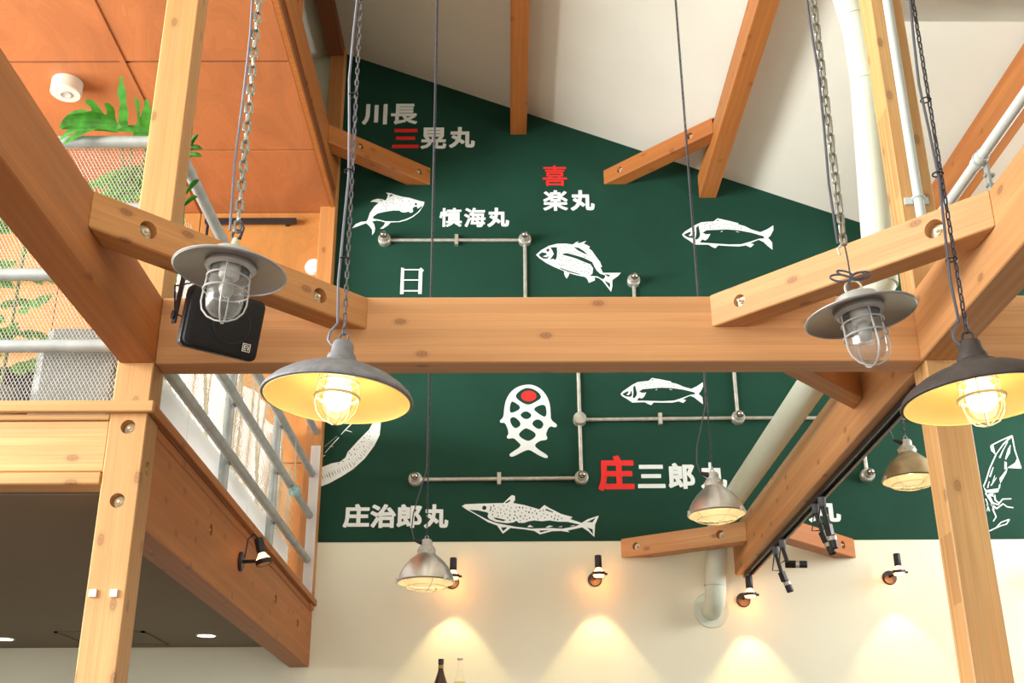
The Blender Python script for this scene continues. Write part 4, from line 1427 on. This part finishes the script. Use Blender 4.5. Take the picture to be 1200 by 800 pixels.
def enamel_lamp(c, rad, roll, top, mat, chain_mat, cord_mat, label):
    s = rad / .18
    c = Vector(c)
    ax = tilt_axis(roll)
    t = empty('enamel_pendant_lamp', c, label, 'pendant lamp', 'wide enamel pendant lamps')
    P = [(r * s, z * s) for r, z in ((.180, 0), (.1815, .004), (.176, .014), (.160, .030), (.135, .048), (.105, .063), (.078, .073), (.060, .079), (.056, .086), (.040, .092), (.034, .100))]
    Pi = [(max(r - .004 * s, .0), z - .002 * s) for r, z in P]
    shade_ = obj('shade', MB().lathe(P + Pi[::-1], c, ax, 56, True), mat, t, True)
    Pl = [(r - .006 * s, z - .0045 * s + .001) for r, z in P]
    obj('shade_lining', MB().lathe(Pl + [(.0, .094 * s)], c, ax, 56), 'lining', shade_, True)
    obj('rim', MB().ring(c + ax * .001, ax, rad - .001, .003 * s, 56, 8), mat, shade_, True)
    obj('cap', MB().lathe([(r * s, z * s) for r, z in ((.036, .095), (.035, .108), (.028, .118), (.026, .138), (.022, .146), (.012, .150), (0, .150))], c, ax, 28), mat, t, True)
    lp = c + ax * .158 * s
    obj('hanging_loop', MB().ring(lp, (.3, 1, 0), .012 * s, .003 * s, 18, 6), chain_mat, t, True)
    # lamp holder, glass jar, bulb, guard
    holder_ = obj('lamp_holder', MB().lathe([(r * s, z * s) for r, z in ((.042, .088), (.042, .070), (.040, .052), (.030, .050), (0, .050))], c, ax, 24), 'lining', t, True)
    obj('bulb', MB().lathe([(r * s, z * s) for r, z in ((0, .052), (.016, .048), (.027, .036), (.033, .020), (.034, .004), (.030, -.012), (.020, -.024), (.008, -.029), (0, -.030))], c, ax, 24), 'bulb', holder_, True)
    obj('glass_jar', MB().lathe([(r * s, z * s) for r, z in ((.042, .060), (.046, .030), (.046, -.010), (.042, -.030), (.030, -.046), (.014, -.054), (0, -.056))], c, ax, 28), 'clear', t, True)
    g = MB()
    g.ring(c + ax * (.004 * s), ax, .052 * s, .0042 * s, 32, 8)
    g.ring(c + ax * (.040 * s), ax, .047 * s, .0018 * s, 32, 6)
    for w in pts_on(c, ax, [(r * s, z * s) for r, z in ((.047, .06), (.050, .02), (.052, -.01), (.046, -.034), (.030, -.053), (.010, -.062), (0, -.064))], 6, .3):
        g.tube(w, .0016 * s, 6)
    obj('wire_guard', g, 'cagew', t, True)
    me = link_mesh('fine_link', .024, .0125, .0022, chain_mat, 12, 5)
    tp = Vector(top)
    chain_mesh(t, me, lp + Vector((0, 0, .008)), tp, .024, .0022, chain_mat)
    # power cord beside the chain
    k = 26
    cp_ = []
    for i in range(k + 1):
        f_ = i / k
        p = lp.lerp(tp, f_) + Vector((-.014 - .006 * math.sin(f_ * 40), -.004, 0))
        cp_.append(p)
    cp_ = [c + ax * .135 * s + Vector((-.024 * s, -.004, 0)), c + ax * .150 * s + Vector((-.036 * s, -.006, 0)), lp + Vector((-.034, -.006, .012)), lp + Vector((-.016, -.006, .035))] + cp_[1:]
    obj('power_cord', MB().tube(cp_, .0034, 7), cord_mat, t, True)
    for f_ in (.055, .12, .18, .27):
        p = lp.lerp(tp, f_)
        obj('cable_tie', MB().ring(p + Vector((-.008, 0, 0)), (0, 0, 1), .012, .002, 14, 5), 'blackmetal', t, True)
    return t


enamel_lamp((-0.402, 2.60, 2.451), .179, 3.0, (-0.412, 2.60, roof_z(-.41)), 'enamel', 'dustychain', 'cordpale', 'lit wide grey enamel pendant lamp, left, hung on a dusty chain')
enamel_lamp((1.018, 2.35, 2.352), .168, -3.0, (1.033, 2.35, roof_z(1.03)), 'enamel_dark', 'darkchain', 'cord', 'lit wide black-brown enamel pendant lamp cut by the right edge')


# ------------------------------------------------------------------ grey disc lamps with glass jar (unlit)


def disc_lamp(c, rad, roll, top, label, bow):
    c = Vector(c)
    ax = tilt_axis(roll)
    s = rad / .13
    t = empty('disc_pendant_lamp', c, label, 'pendant lamp', 'grey disc pendant lamps on heavy chains')
    P = [(r * s, z * s) for r, z in ((.130, 0), (.131, .003), (.115, .010), (.080, .018), (.052, .022), (.050, .026))]
    Pi = [(max(0, r - .002 * s), z - .0025 * s) for r, z in P]
    shade_ = obj('shade', MB().lathe(P + Pi[::-1], c, ax, 56, True), 'alu_flat', t, True)
    obj('rim', MB().ring(c + ax * .0012, ax, rad, .0022 * s, 56, 6), 'castalu', shade_, True)
    obj('body', MB().lathe([(r * s, z * s) for r, z in ((.054, .020), (.056, .030), (.048, .050), (.030, .058), (.016, .062), (.0, .064))], c, ax, 28), 'castalu', t, True)
    obj('collar', MB().lathe([(r * s, z * s) for r, z in ((.058, .018), (.060, .010), (.056, .004), (.050, .002), (.046, .004), (.046, .018))], c, ax, 32, True), 'castalu', t, True)
    holder_ = obj('lamp_holder', MB().lathe([(r * s, z * s) for r, z in ((.024, .018), (.024, -.012), (.020, -.018), (0, -.018))], c, ax, 20), 'ceramic', t, True)
    obj('bulb', MB().lathe([(r * s, z * s) for r, z in ((0, -.018), (.010, -.020), (.016, -.032), (.018, -.046), (.014, -.058), (.006, -.064), (0, -.065))], c, ax, 20), 'greybulb', holder_, True)
    obj('glass_jar', MB().lathe([(r * s, z * s) for r, z in ((.042, .016), (.043, -.050), (.043, -.076), (.039, -.096), (.028, -.109), (.012, -.115), (0, -.116))], c, ax, 32), 'frost', t, True)
    g = MB()
    g.ring(c - ax * .018 * s, ax, .049 * s, .0022 * s, 32, 6)
    g.ring(c - ax * .052 * s, ax, .052 * s, .0022 * s, 32, 6)
    for w in pts_on(c, ax, [(r * s, z * s) for r, z in ((.048, .006), (.049, -.018), (.051, -.052), (.052, -.080), (.047, -.100), (.033, -.116), (.014, -.124), (0, -.125))], 4, .9):
        g.tube(w, .0022 * s, 6)
    obj('wire_guard', g, 'wire', t, True)
    tp = Vector(top)
    if bow:
        obj('brass_ring', MB().ring(c + ax * .074 * s, (.2, 1, 0), .019 * s, .003 * s, 22, 8), 'brass', t, True)
        cb_ = MB()
        kn = c + ax * .098 * s
        for k, (dx, dz, rr) in enumerate(((-.032, .004, .020), (.030, .010, .022), (.020, .006, .018), (-.024, .010, .014))):
            cb_.tube([kn + Vector((dx * (1 - math.cos(a)) / 2 * 1.5, -.006 * k, dz * (1 - math.cos(a)) / 2 + math.sin(a) * rr * .45)) for a in [2 * math.pi * i / 18 for i in range(18)]], .0026, 6, True)
        cb_.tube([c + ax * .05 * s + Vector((-.018, -.01, 0)), kn + Vector((-.012, -.01, -.02)), kn], .003, 6)
        cb_.tube([kn, kn + Vector((-.002, 0, .06)), kn + Vector((-.004, 0, .085))], .002, 6)
        obj('tied_cord', cb_, 'cord', t, True)
        a0 = kn + Vector((-.006, 0, .075))
        hk = [a0 + Vector((-.014 + .002, 0, -.012)), a0 + Vector((-.016, 0, .004)), a0 + Vector((-.006, 0, .014)), a0 + Vector((.002, 0, .022)), a0 + Vector((.002, 0, .03))]
        obj('hook', MB().tube(hk, .003, 8), 'brass', t, True)
        a0 = a0 + Vector((0, 0, .015))
        ch = 'cord'
    else:
        obj('brass_ring', MB().lathe([(.008, .062), (.009, .075), (.006, .088), (0, .09)], c, ax, 14), 'brass', t, True)
        obj('shackle', MB().ring(c + ax * .098, (.4, 1, 0), .012, .003, 18, 6).tube([c + ax * .085 + Vector((.01, 0, 0)), c + ax * .115 + Vector((.016, -.004, 0)), c + ax * .13 + Vector((.004, -.004, 0))], .0025, 6), 'darkchain', t, True)
        a0 = c + ax * .106
        ch = 'cordpale'
    me = link_mesh('heavy_link', .037, .0225, .0040, 'chainm', 18, 8)
    vis = Vector(a0).lerp(tp, min(1.0, (3.62 - a0.z) / (tp.z - a0.z)))
    e = chain_links(t, me, a0, vis, .037, .0040)
    chain_mesh(t, me, e, tp, .037, .0040, 'chainm', 'upper_chain')
    k = 20
    obj('power_cord', MB().tube([a0.lerp(tp, i / k) + Vector((-.016 - .004 * math.sin(i * 1.7), -.006, 0)) for i in range(k + 1)], .0032, 7), ch, t, True)
    return t


disc_lamp((-0.646, 2.45, 2.712), .131, 4.5, (-0.650, 2.45, roof_z(-.65)), 'unlit grey disc lamp with caged glass jar, in front of the speaker', False)
disc_lamp((0.815, 2.45, 2.594), .127, -7.0, (0.812, 2.45, roof_z(.81)), 'unlit grey disc lamp tied with a cord bow, at the right', True)


# ------------------------------------------------------------------ aluminium pendants with wire guard (lit)


def alu_lamp(c, rad, top, mat, label, cord_side, roll=0):
    c = Vector(c)
    s = rad / .13
    ax = tilt_axis(roll)
    t = empty('aluminium_pendant_lamp', c, label, 'pendant lamp', 'bell-shaped aluminium pendant lamps')
    P = [(r * s, z * s) for r, z in ((.130, 0), (.132, .004), (.127, .018), (.117, .042), (.102, .068), (.083, .092), (.062, .112), (.044, .126), (.041, .132))]
    Pi = [(r - .002, z - .0015) for r, z in P]
    shade_ = obj('shade', MB().lathe(P + Pi[::-1], c, ax, 48, True), mat, t, True)
    obj('shade_lining', MB().lathe([(r - .004, z - .002) for r, z in P] + [(0, .128 * s)], c, ax, 48), 'alu_in', shade_, True)
    neck_ = obj('neck', MB().lathe([(r * s, z * s) for r, z in ((.041, .128), (.041, .142), (.038, .158), (.033, .164), (.0, .164))], c, ax, 28), 'castalu', t, True)
    for w in pts_on(c, ax, [(.041 * s, .148 * s)], 6, .2):
        obj('rivet', MB().sphere(w[0], .004 * s, 8, 5), 'brass', neck_, True)
    obj('cap', MB().lathe([(r * s, z * s) for r, z in ((.026, .162), (.026, .188), (.021, .196), (.010, .199), (.0, .200))], c, ax, 24), 'castalu', t, True)
    obj('hanging_loop', MB().ring(c + ax * .206 * s, (0, 1, 0), .008 * s, .002, 14, 6), 'castalu', t, True)
    obj('bulb', MB().lathe([(r * s, z * s) for r, z in ((0, .118), (.016, .112), (.020, .096), (.032, .074), (.036, .058), (.030, .042), (.014, .034), (0, .032))], c, ax, 22), 'bulb2', t, True)
    g = MB()
    g.ring(c - ax * .022 * s, ax, .090 * s, .0016 * s, 36, 6)
    g.ring(c - ax * .036 * s, ax, .045 * s, .0016 * s, 28, 6)
    for w in pts_on(c, ax, [(r * s, z * s) for r, z in ((.132, .004), (.090, -.022), (.045, -.036), (0, -.040))], 5, .5):
        g.tube(w, .0016 * s, 6)
    obj('wire_guard', g, 'cagew', t, True)
    for w in pts_on(c, ax, [(.133 * s, .004 * s)], 3, 2.6):
        obj('guard_latch', MB().obox(w[0], (.006, 0, 0), (0, .006, 0), (0, 0, .009)), 'steel', shade_)
    tp = Vector(top)
    lp = c + ax * .212 * s
    me = link_mesh('small_link', .020, .010, .0017, 'chainm', 10, 5)
    chain_mesh(t, me, lp, tp, .020, .0017, 'darkchain')
    sd = cord_side
    gl = c + ax * .182 * s
    obj('cord_gland', MB().tube([gl + Vector((sd * .020 * s, -.004, 0)), gl + Vector((sd * .058 * s, -.006, .012 * s))], [.013 * s, .006 * s], 12), 'black', t, True)
    e = gl + Vector((sd * .058 * s, -.006, .012 * s))
    pts = [e, e + Vector((sd * .012, 0, .05)), e + Vector((sd * .006, 0, .12)), lp + Vector((sd * .008, 0, .30))] + [lp.lerp(tp, i / 16) + Vector((sd * .006, -.004, 0)) for i in range(2, 17)]
    obj('power_cord', MB().tube(pts, .0028, 6), 'cord', t, True)
    return t


alu_lamp((-0.349, 5.0, 2.492), .123, (-0.362, 5.0, roof_z(-.36)), 'alu', 'lit aluminium bell lamp on the left, in front of the cream wall', -1)
alu_lamp((0.899, 4.9, 2.757), .124, (0.885, 4.9, roof_z(.885)), 'alu', 'lit aluminium bell lamp in front of the red character boat name', -1, -1.5)
alu_lamp((1.863, 5.2, 2.991), .130, (1.885, 5.2, roof_z(1.885)), 'alu_warm', 'lit brassy bell lamp half hidden by the right post', -1)

# ------------------------------------------------------------------ wall spots over the cream wall


def wall_spot(x, z, label, energy):
    t = empty('wall_spotlight', (x, WY, z), label, 'spotlight', 'small spotlights on the cream wall')
    y = WY
    obj('wall_plate', MB().lathe([(0, -.014), (.038, -.014), (.043, -.008), (.043, 0), (0, 0)], (x, y, z - .01), (0, 1, 0), 28), 'blackmetal', t, True)
    obj('arm', MB().tube([(x, y - .01, z - .005), (x + .012, y - .130, z - .005)], .007, 8), 'blackmetal', t, True)
    c = Vector((x + .012, y - .150, z))
    socket_ = obj('lamp_socket', MB().lathe([(0, .105), (.019, .105), (.021, .100), (.021, .035), (.018, .03), (0, .03)], c, (0, 0, 1), 20), 'blackmetal', t, True)
    obj('reflector_bulb', MB().lathe([(0, .034), (.014, .03), (.022, .016), (.032, .002), (.033, -.010), (.028, -.022), (0, -.026)], c, (0, 0, 1), 24), 'spotglow', t, True)
    obj('hood_ring', MB().lathe([(.036, .004), (.039, .004), (.039, -.014), (.036, -.014)], c, (0, 0, 1), 28, True), 'blackmetal', t, True)
    obj('set_screw', MB().tube([c + Vector((.036, 0, -.006)), c + Vector((.052, 0, -.006))], .007, 10), 'blackmetal', t, True)
    l = bpy.data.lights.new('spot_lamp_light', 'SPOT')
    l.energy = energy
    l.color = (1.0, .74, .36)
    l.spot_size = R(73)
    l.spot_blend = .42
    l.shadow_soft_size = .02
    lo = link(bpy.data.objects.new('spot_lamp_light', l))
    lo.location = c + Vector((0, 0, -.034))
    g = bpy.data.lights.new('bulb_neck_glow', 'POINT')
    g.energy, g.color, g.shadow_soft_size = 1.1, (1.0, .30, .06), .008
    go = link(bpy.data.objects.new('bulb_neck_glow', g))
    go.location = c + Vector((0, .050, -.012))
    lo.rotation_euler = Vector((0, .06, -1)).to_track_quat('-Z', 'Y').to_euler()
    return t


for x, z, lab in ((-0.335, 2.919, 'black wall spotlight half hidden by the left aluminium lamp'), (0.531, 2.930, 'black wall spotlight left of the duct, below the saury'),
                  (1.423, 2.803, 'black wall spotlight right of the duct elbow'), (2.322, 2.933, 'black wall spotlight between track beam and right post'),
                  (3.215, 2.933, 'black wall spotlight beyond the right post, by the picture edge')):
    wall_spot(x, z, lab, 12.0)

# spotlight on the loft side beam
t = empty('wall_spotlight', (-1.172, 5.06, 2.61), 'small black spotlight clamped to the orange loft beam', 'spotlight', 'small spotlights on the cream wall')
bx_ = -1.172
obj('wall_plate', MB().lathe([(0, .014), (.038, .014), (.043, .008), (.043, 0), (0, 0)], (bx_, 5.09, 2.605), (1, 0, 0), 28), 'blackmetal', t, True)
obj('arm', MB().tube([(bx_ + .01, 5.09, 2.605), (bx_ + .085, 5.08, 2.605)], .008, 8), 'blackmetal', t, True)
c = Vector((bx_ + .105, 5.07, 2.612))
dn_ = Vector((-.30, 0, 1)).normalized()
obj('lamp_socket', MB().lathe([(0, .095), (.018, .095), (.020, .09), (.020, .03), (.017, .026), (0, .026)], c, dn_, 20), 'blackmetal', t, True)
obj('reflector_bulb', MB().lathe([(0, .03), (.014, .026), (.022, .012), (.031, .0), (.031, -.006), (0, -.008)], c, dn_, 24), 'spotglow', t, True)
obj('hood_ring', MB().lathe([(.033, -.004), (.035, -.004), (.035, -.026), (.033, -.026)], c, dn_, 28, True), 'blackmetal', t, True)
obj('power_cord', MB().tube([(bx_ + .02, 5.09, 2.62), (bx_ + .03, 5.08, 2.70), (bx_ + .055, 5.075, 2.725), c + dn_ * .095], .0035, 7), 'blackmetal', t, True)
l = bpy.data.lights.new('spot_lamp_light', 'SPOT')
l.energy, l.color, l.spot_size, l.spot_blend, l.shadow_soft_size = 4.0, (1.0, .45, .18), R(90), .6, .02
lo = link(bpy.data.objects.new('spot_lamp_light', l))
lo.location = c - dn_ * .03
lo.rotation_euler = (-dn_).to_track_quat('-Z', 'Y').to_euler()

# ------------------------------------------------------------------ lighting track and its spots
tk = empty('lighting_track', (1.445, 5.4, PZ0), 'black lighting track under the long pine beam', 'track')
ty0, ty1 = 3.80, 7.02
tm = MB().box((1.425, ty0, PZ0 - .008), (1.465, ty1, PZ0)).box((1.425, ty0, PZ0 - .026), (1.432, ty1, PZ0 - .008)).box((1.458, ty0, PZ0 - .026), (1.465, ty1, PZ0 - .008))
obj('track_channel', tm, 'blackmetal', tk)
obj('track_end_cap', MB().box((1.423, ty1, PZ0 - .028), (1.467, ty1 + .03, PZ0)), 'steel', tk)


def track_spot(y, elbow, head_dir, head_off, label):
    x = 1.445
    z = PZ0 - .026
    t = empty('track_spotlight', (x, y, z), label, 'spotlight', 'black spotlights on the track')
    obj('track_adapter', MB().lathe([(0, 0), (.018, 0), (.018, -.040), (.015, -.045), (0, -.045)], (x, y, z), (0, 0, 1), 20), 'adapter', t, True)
    e = Vector((x, y, z)) + Vector(elbow)
    obj('arm', MB().tube([(x, y, z - .045), Vector((x, y, z - .045)).lerp(e, .6), e], .011, 10), 'blackmetal', t, True)
    obj('power_cord', MB().tube([(x - .012, y, z - .045), (x - .03, y - .01, z - .13), e + Vector((-.012, 0, .02))], .003, 6), 'blackmetal', t, True)
    hd = Vector(head_dir).normalized()
    obj('knuckle', MB().obox(e + hd * .012, hd.orthogonal().normalized() * .014, hd.cross(hd.orthogonal().normalized()) * .014, hd * .026), 'black', t)
    h0 = e + hd * .035 + Vector(head_off)
    head_ = obj('head', MB().lathe([(0, 0), (.015, 0), (.019, .005), (.019, .060), (.017, .062), (.014, .056), (0, .054)], h0, hd, 22), 'blackmetal', t, True)
    obj('head_label', MB().lathe([(.0193, .006), (.0196, .006), (.0196, .024), (.0193, .024)], h0, hd, 22, True), 'steel', head_, True)
    return t


track_spot(5.34, (.018, -.02, -.150), (.30, -.1, -1), (.004, 0, 0), 'black track spotlight, third along the track from the wall')
track_spot(5.22, (.012, -.02, -.145), (.12, .05, -1), (.006, 0, 0), 'black track spotlight nearest the camera on the track')
track_spot(6.22, (.022, 0, -.150), (.30, 0, -1), (.008, 0, 0), 'black track spotlight nearest the cream wall')
track_spot(6.06, (.012, -.03, -.135), (1, -.3, -.08), (0, 0, 0), 'black track spotlight turned sideways, second from the wall')

# ------------------------------------------------------------------ loudspeaker
yaw_, pit_ = R(37), R(15)
nf = Vector((math.sin(yaw_) * math.cos(pit_), -math.cos(yaw_) * math.cos(pit_), -math.sin(pit_)))     # front normal
rx_ = Vector((math.cos(yaw_), math.sin(yaw_), 0))
uz_ = rx_.cross(nf) * -1
uz_ = nf.cross(rx_) if nf.cross(rx_).z > 0 else rx_.cross(nf)
fc_ = Vector((-0.845, 3.20, 2.912))
sp = empty('loudspeaker', fc_ - nf * .09, 'black wedge loudspeaker hung under the left corner brace', 'speaker')


def rrect(w, h, r, n=5):
    out = []
    for cx, cy, a0 in ((w - r, h - r, 0), (-w + r, h - r, 90), (-w + r, -h + r, 180), (w - r, -h + r, 270)):
        out += [(cx + r * math.cos(R(a0 + 90 * i / n)), cy + r * math.sin(R(a0 + 90 * i / n))) for i in range(n + 1)]
    return out


def loft_shape(secs):
    mb = MB()
    n = len(secs[0][1])
    vs = []
    for d_, prof in secs:
        vs += [fc_ + nf * d_ + rx_ * a + uz_ * b for a, b in prof]
    fs = [tuple(range(n))[::-1], tuple(range((len(secs) - 1) * n, len(secs) * n))]
    for i in range(len(secs) - 1):
        fs += [(i * n + j, i * n + (j + 1) % n, (i + 1) * n + (j + 1) % n, (i + 1) * n + j) for j in range(n)]
    return mb.add(vs, fs)


SW, SH = .121, .094
obj('cabinet', loft_shape([(-.15, rrect(SW * .62, SH * .66, .015)), (-.03, rrect(SW, SH, .02)), (-.004, rrect(SW, SH, .02))]), 'black', sp, True)
obj('front_grille', loft_shape([(-.004, rrect(SW * .96, SH * .95, .02)), (.008, rrect(SW * .94, SH * .93, .02)), (.012, rrect(SW * .86, SH * .85, .018))]), 'grille', sp, True)
gc = MB()
gc.ring(fc_ + nf * .0125 + rx_ * .02, nf, .058, .0012, 36, 5)
obj('driver_ring', gc, 'blackmetal', sp, True)
bdg = empty
q0_ = fc_ + rx_ * .078 - uz_ * .058


def badge(pts, dz):
    return MB().add([q0_ + nf * dz + rx_ * a + uz_ * b for a, b in pts], [tuple(range(len(pts)))])


bg = MB().obox(q0_ + nf * .0125, rx_ * .0125, uz_ * .0125, nf * .0012)
bo = obj('badge', bg, 'ceramic', sp, label='small white square badge')
bm_ = MB()
for pts in ([(-.0105, -.0105), (.0105, -.0105), (.0105, .0105), (-.0105, .0105)],):
    bm_.add([q0_ + nf * .0139 + rx_ * a + uz_ * b for a, b in pts], [(0, 1, 2, 3)])
obj('badge_field', bm_, 'black', bo)
bl = MB()
for x0, y0, x1, y1 in ((-.0085, .005, 0, .008), (-.0085, -.0012, 0, .0018), (-.0085, -.008, 0, -.005), (-.0085, -.008, -.0058, .008)):
    bl.add([q0_ + nf * .0142 + rx_ * a + uz_ * b for a, b in ((x0, y0), (x1, y0), (x1, y1), (x0, y1))], [(0, 1, 2, 3)])
bl.add([q0_ + nf * .0142 + rx_ * a + uz_ * b for a, b in ((.0015, .008), (.0040, .008), (.0062, -.003), (.0082, .008), (.0095, .008), (.0072, -.008), (.0048, -.008))], [(0, 1, 2, 6), (2, 3, 4, 5), (2, 5, 6)])
obj('badge_letters', bl, 'ceramic', bo)
bk = MB()
pside = fc_ - nf * .075 - rx_ * (SW + .004)
bk.obox(pside + uz_ * .05, rx_ * .003, uz_ * .075, nf * .014)
bk.obox(fc_ - nf * .075 + uz_ * .125 - rx_ * (SW * .4), rx_ * SW * .62, uz_ * .003, nf * .014)
bk.tube([fc_ - nf * .075 + uz_ * .12 - rx_ * .05, Vector((-0.90, 3.30, 3.07))], .008, 8)
obj('bracket', bk, 'blackmetal', sp)
obj('bracket_knob', MB().lathe([(0, 0), (.014, 0), (.014, .010), (0, .012)], pside, -rx_, 16), 'blackmetal', sp, True)
obj('speaker_cable', MB().tube([fc_ - nf * .14 - rx_ * .03, fc_ - nf * .16 - rx_ * .10 + uz_ * .02, fc_ - nf * .15 - rx_ * .12 + uz_ * .10, (-1.0, 3.48, 3.19)], .003, 6), 'blackmetal', sp, True)

# ------------------------------------------------------------------ bottles on a wall shelf below the frame
BZ = 2.005
sh = empty('bottle_shelf', (-0.2, WY, BZ - .03), 'wooden wall shelf below the frame carrying two bottles', 'shelf')
obj('shelf_board', MB().box((-.95, WY - .42, BZ - .03), (.55, WY, BZ)), 'post', sh)
for x in (-.85, .42):
    obj('shelf_bracket', MB().box((x, WY - .36, BZ - .05), (x + .03, WY, BZ - .03)).box((x, WY - .03, BZ - .33), (x + .03, WY, BZ - .05)), 'blackmetal', sh)


def bottle(x, y, top, mat, capm, label, clear):
    b = empty('liquor_bottle', (x, y, BZ), label, 'bottle', 'bottles at the bottom edge')
    H_ = top - BZ
    P = [(0, 0), (.043, 0), (.047, .006), (.047, H_ - .19), (.045, H_ - .165), (.038, H_ - .135), (.028, H_ - .105), (.020, H_ - .080), (.0150, H_ - .060), (.0135, H_ - .045), (.0135, H_ - .014), (.0155, H_ - .013), (.0155, H_ - .004), (.012, H_ - .002), (0, H_ - .004)]
    body_ = obj('bottle_body', MB().lathe(P, (x, y, BZ), (0, 0, 1), 28), mat, b, True)
    obj('bottle_cap', MB().lathe([(.0158, -.028), (.0158, 0), (.0, .002)], (x, y, top), (0, 0, 1), 20) if not clear else
        MB().lathe([(.0158, -.010), (.0158, -.001), (.0, .0)], (x, y, top), (0, 0, 1), 20), capm, b, True)
    if clear:
        obj('liquor', MB().lathe([(0, .004), (.043, .004), (.043, H_ - .19), (.041, H_ - .165), (.034, H_ - .138), (.030, H_ - .128), (.0, H_ - .128)], (x, y, BZ), (0, 0, 1), 24), 'liquor', b, True)
    else:
        obj('neck_collar', MB().lathe([(.0146, -.052), (.0152, -.052), (.0152, -.034), (.0146, -.034)], (x, y, top), (0, 0, 1), 20, True), 'label', body_, True)
    return b


bottle(-0.378, 6.80, 2.416, 'brownglass', 'black', 'brown glass bottle with dark cap at the bottom edge', False)
bottle(-0.270, 6.80, 2.420, 'clear', 'greybulb', 'clear glass bottle with pale yellow liquor at the bottom edge', True)
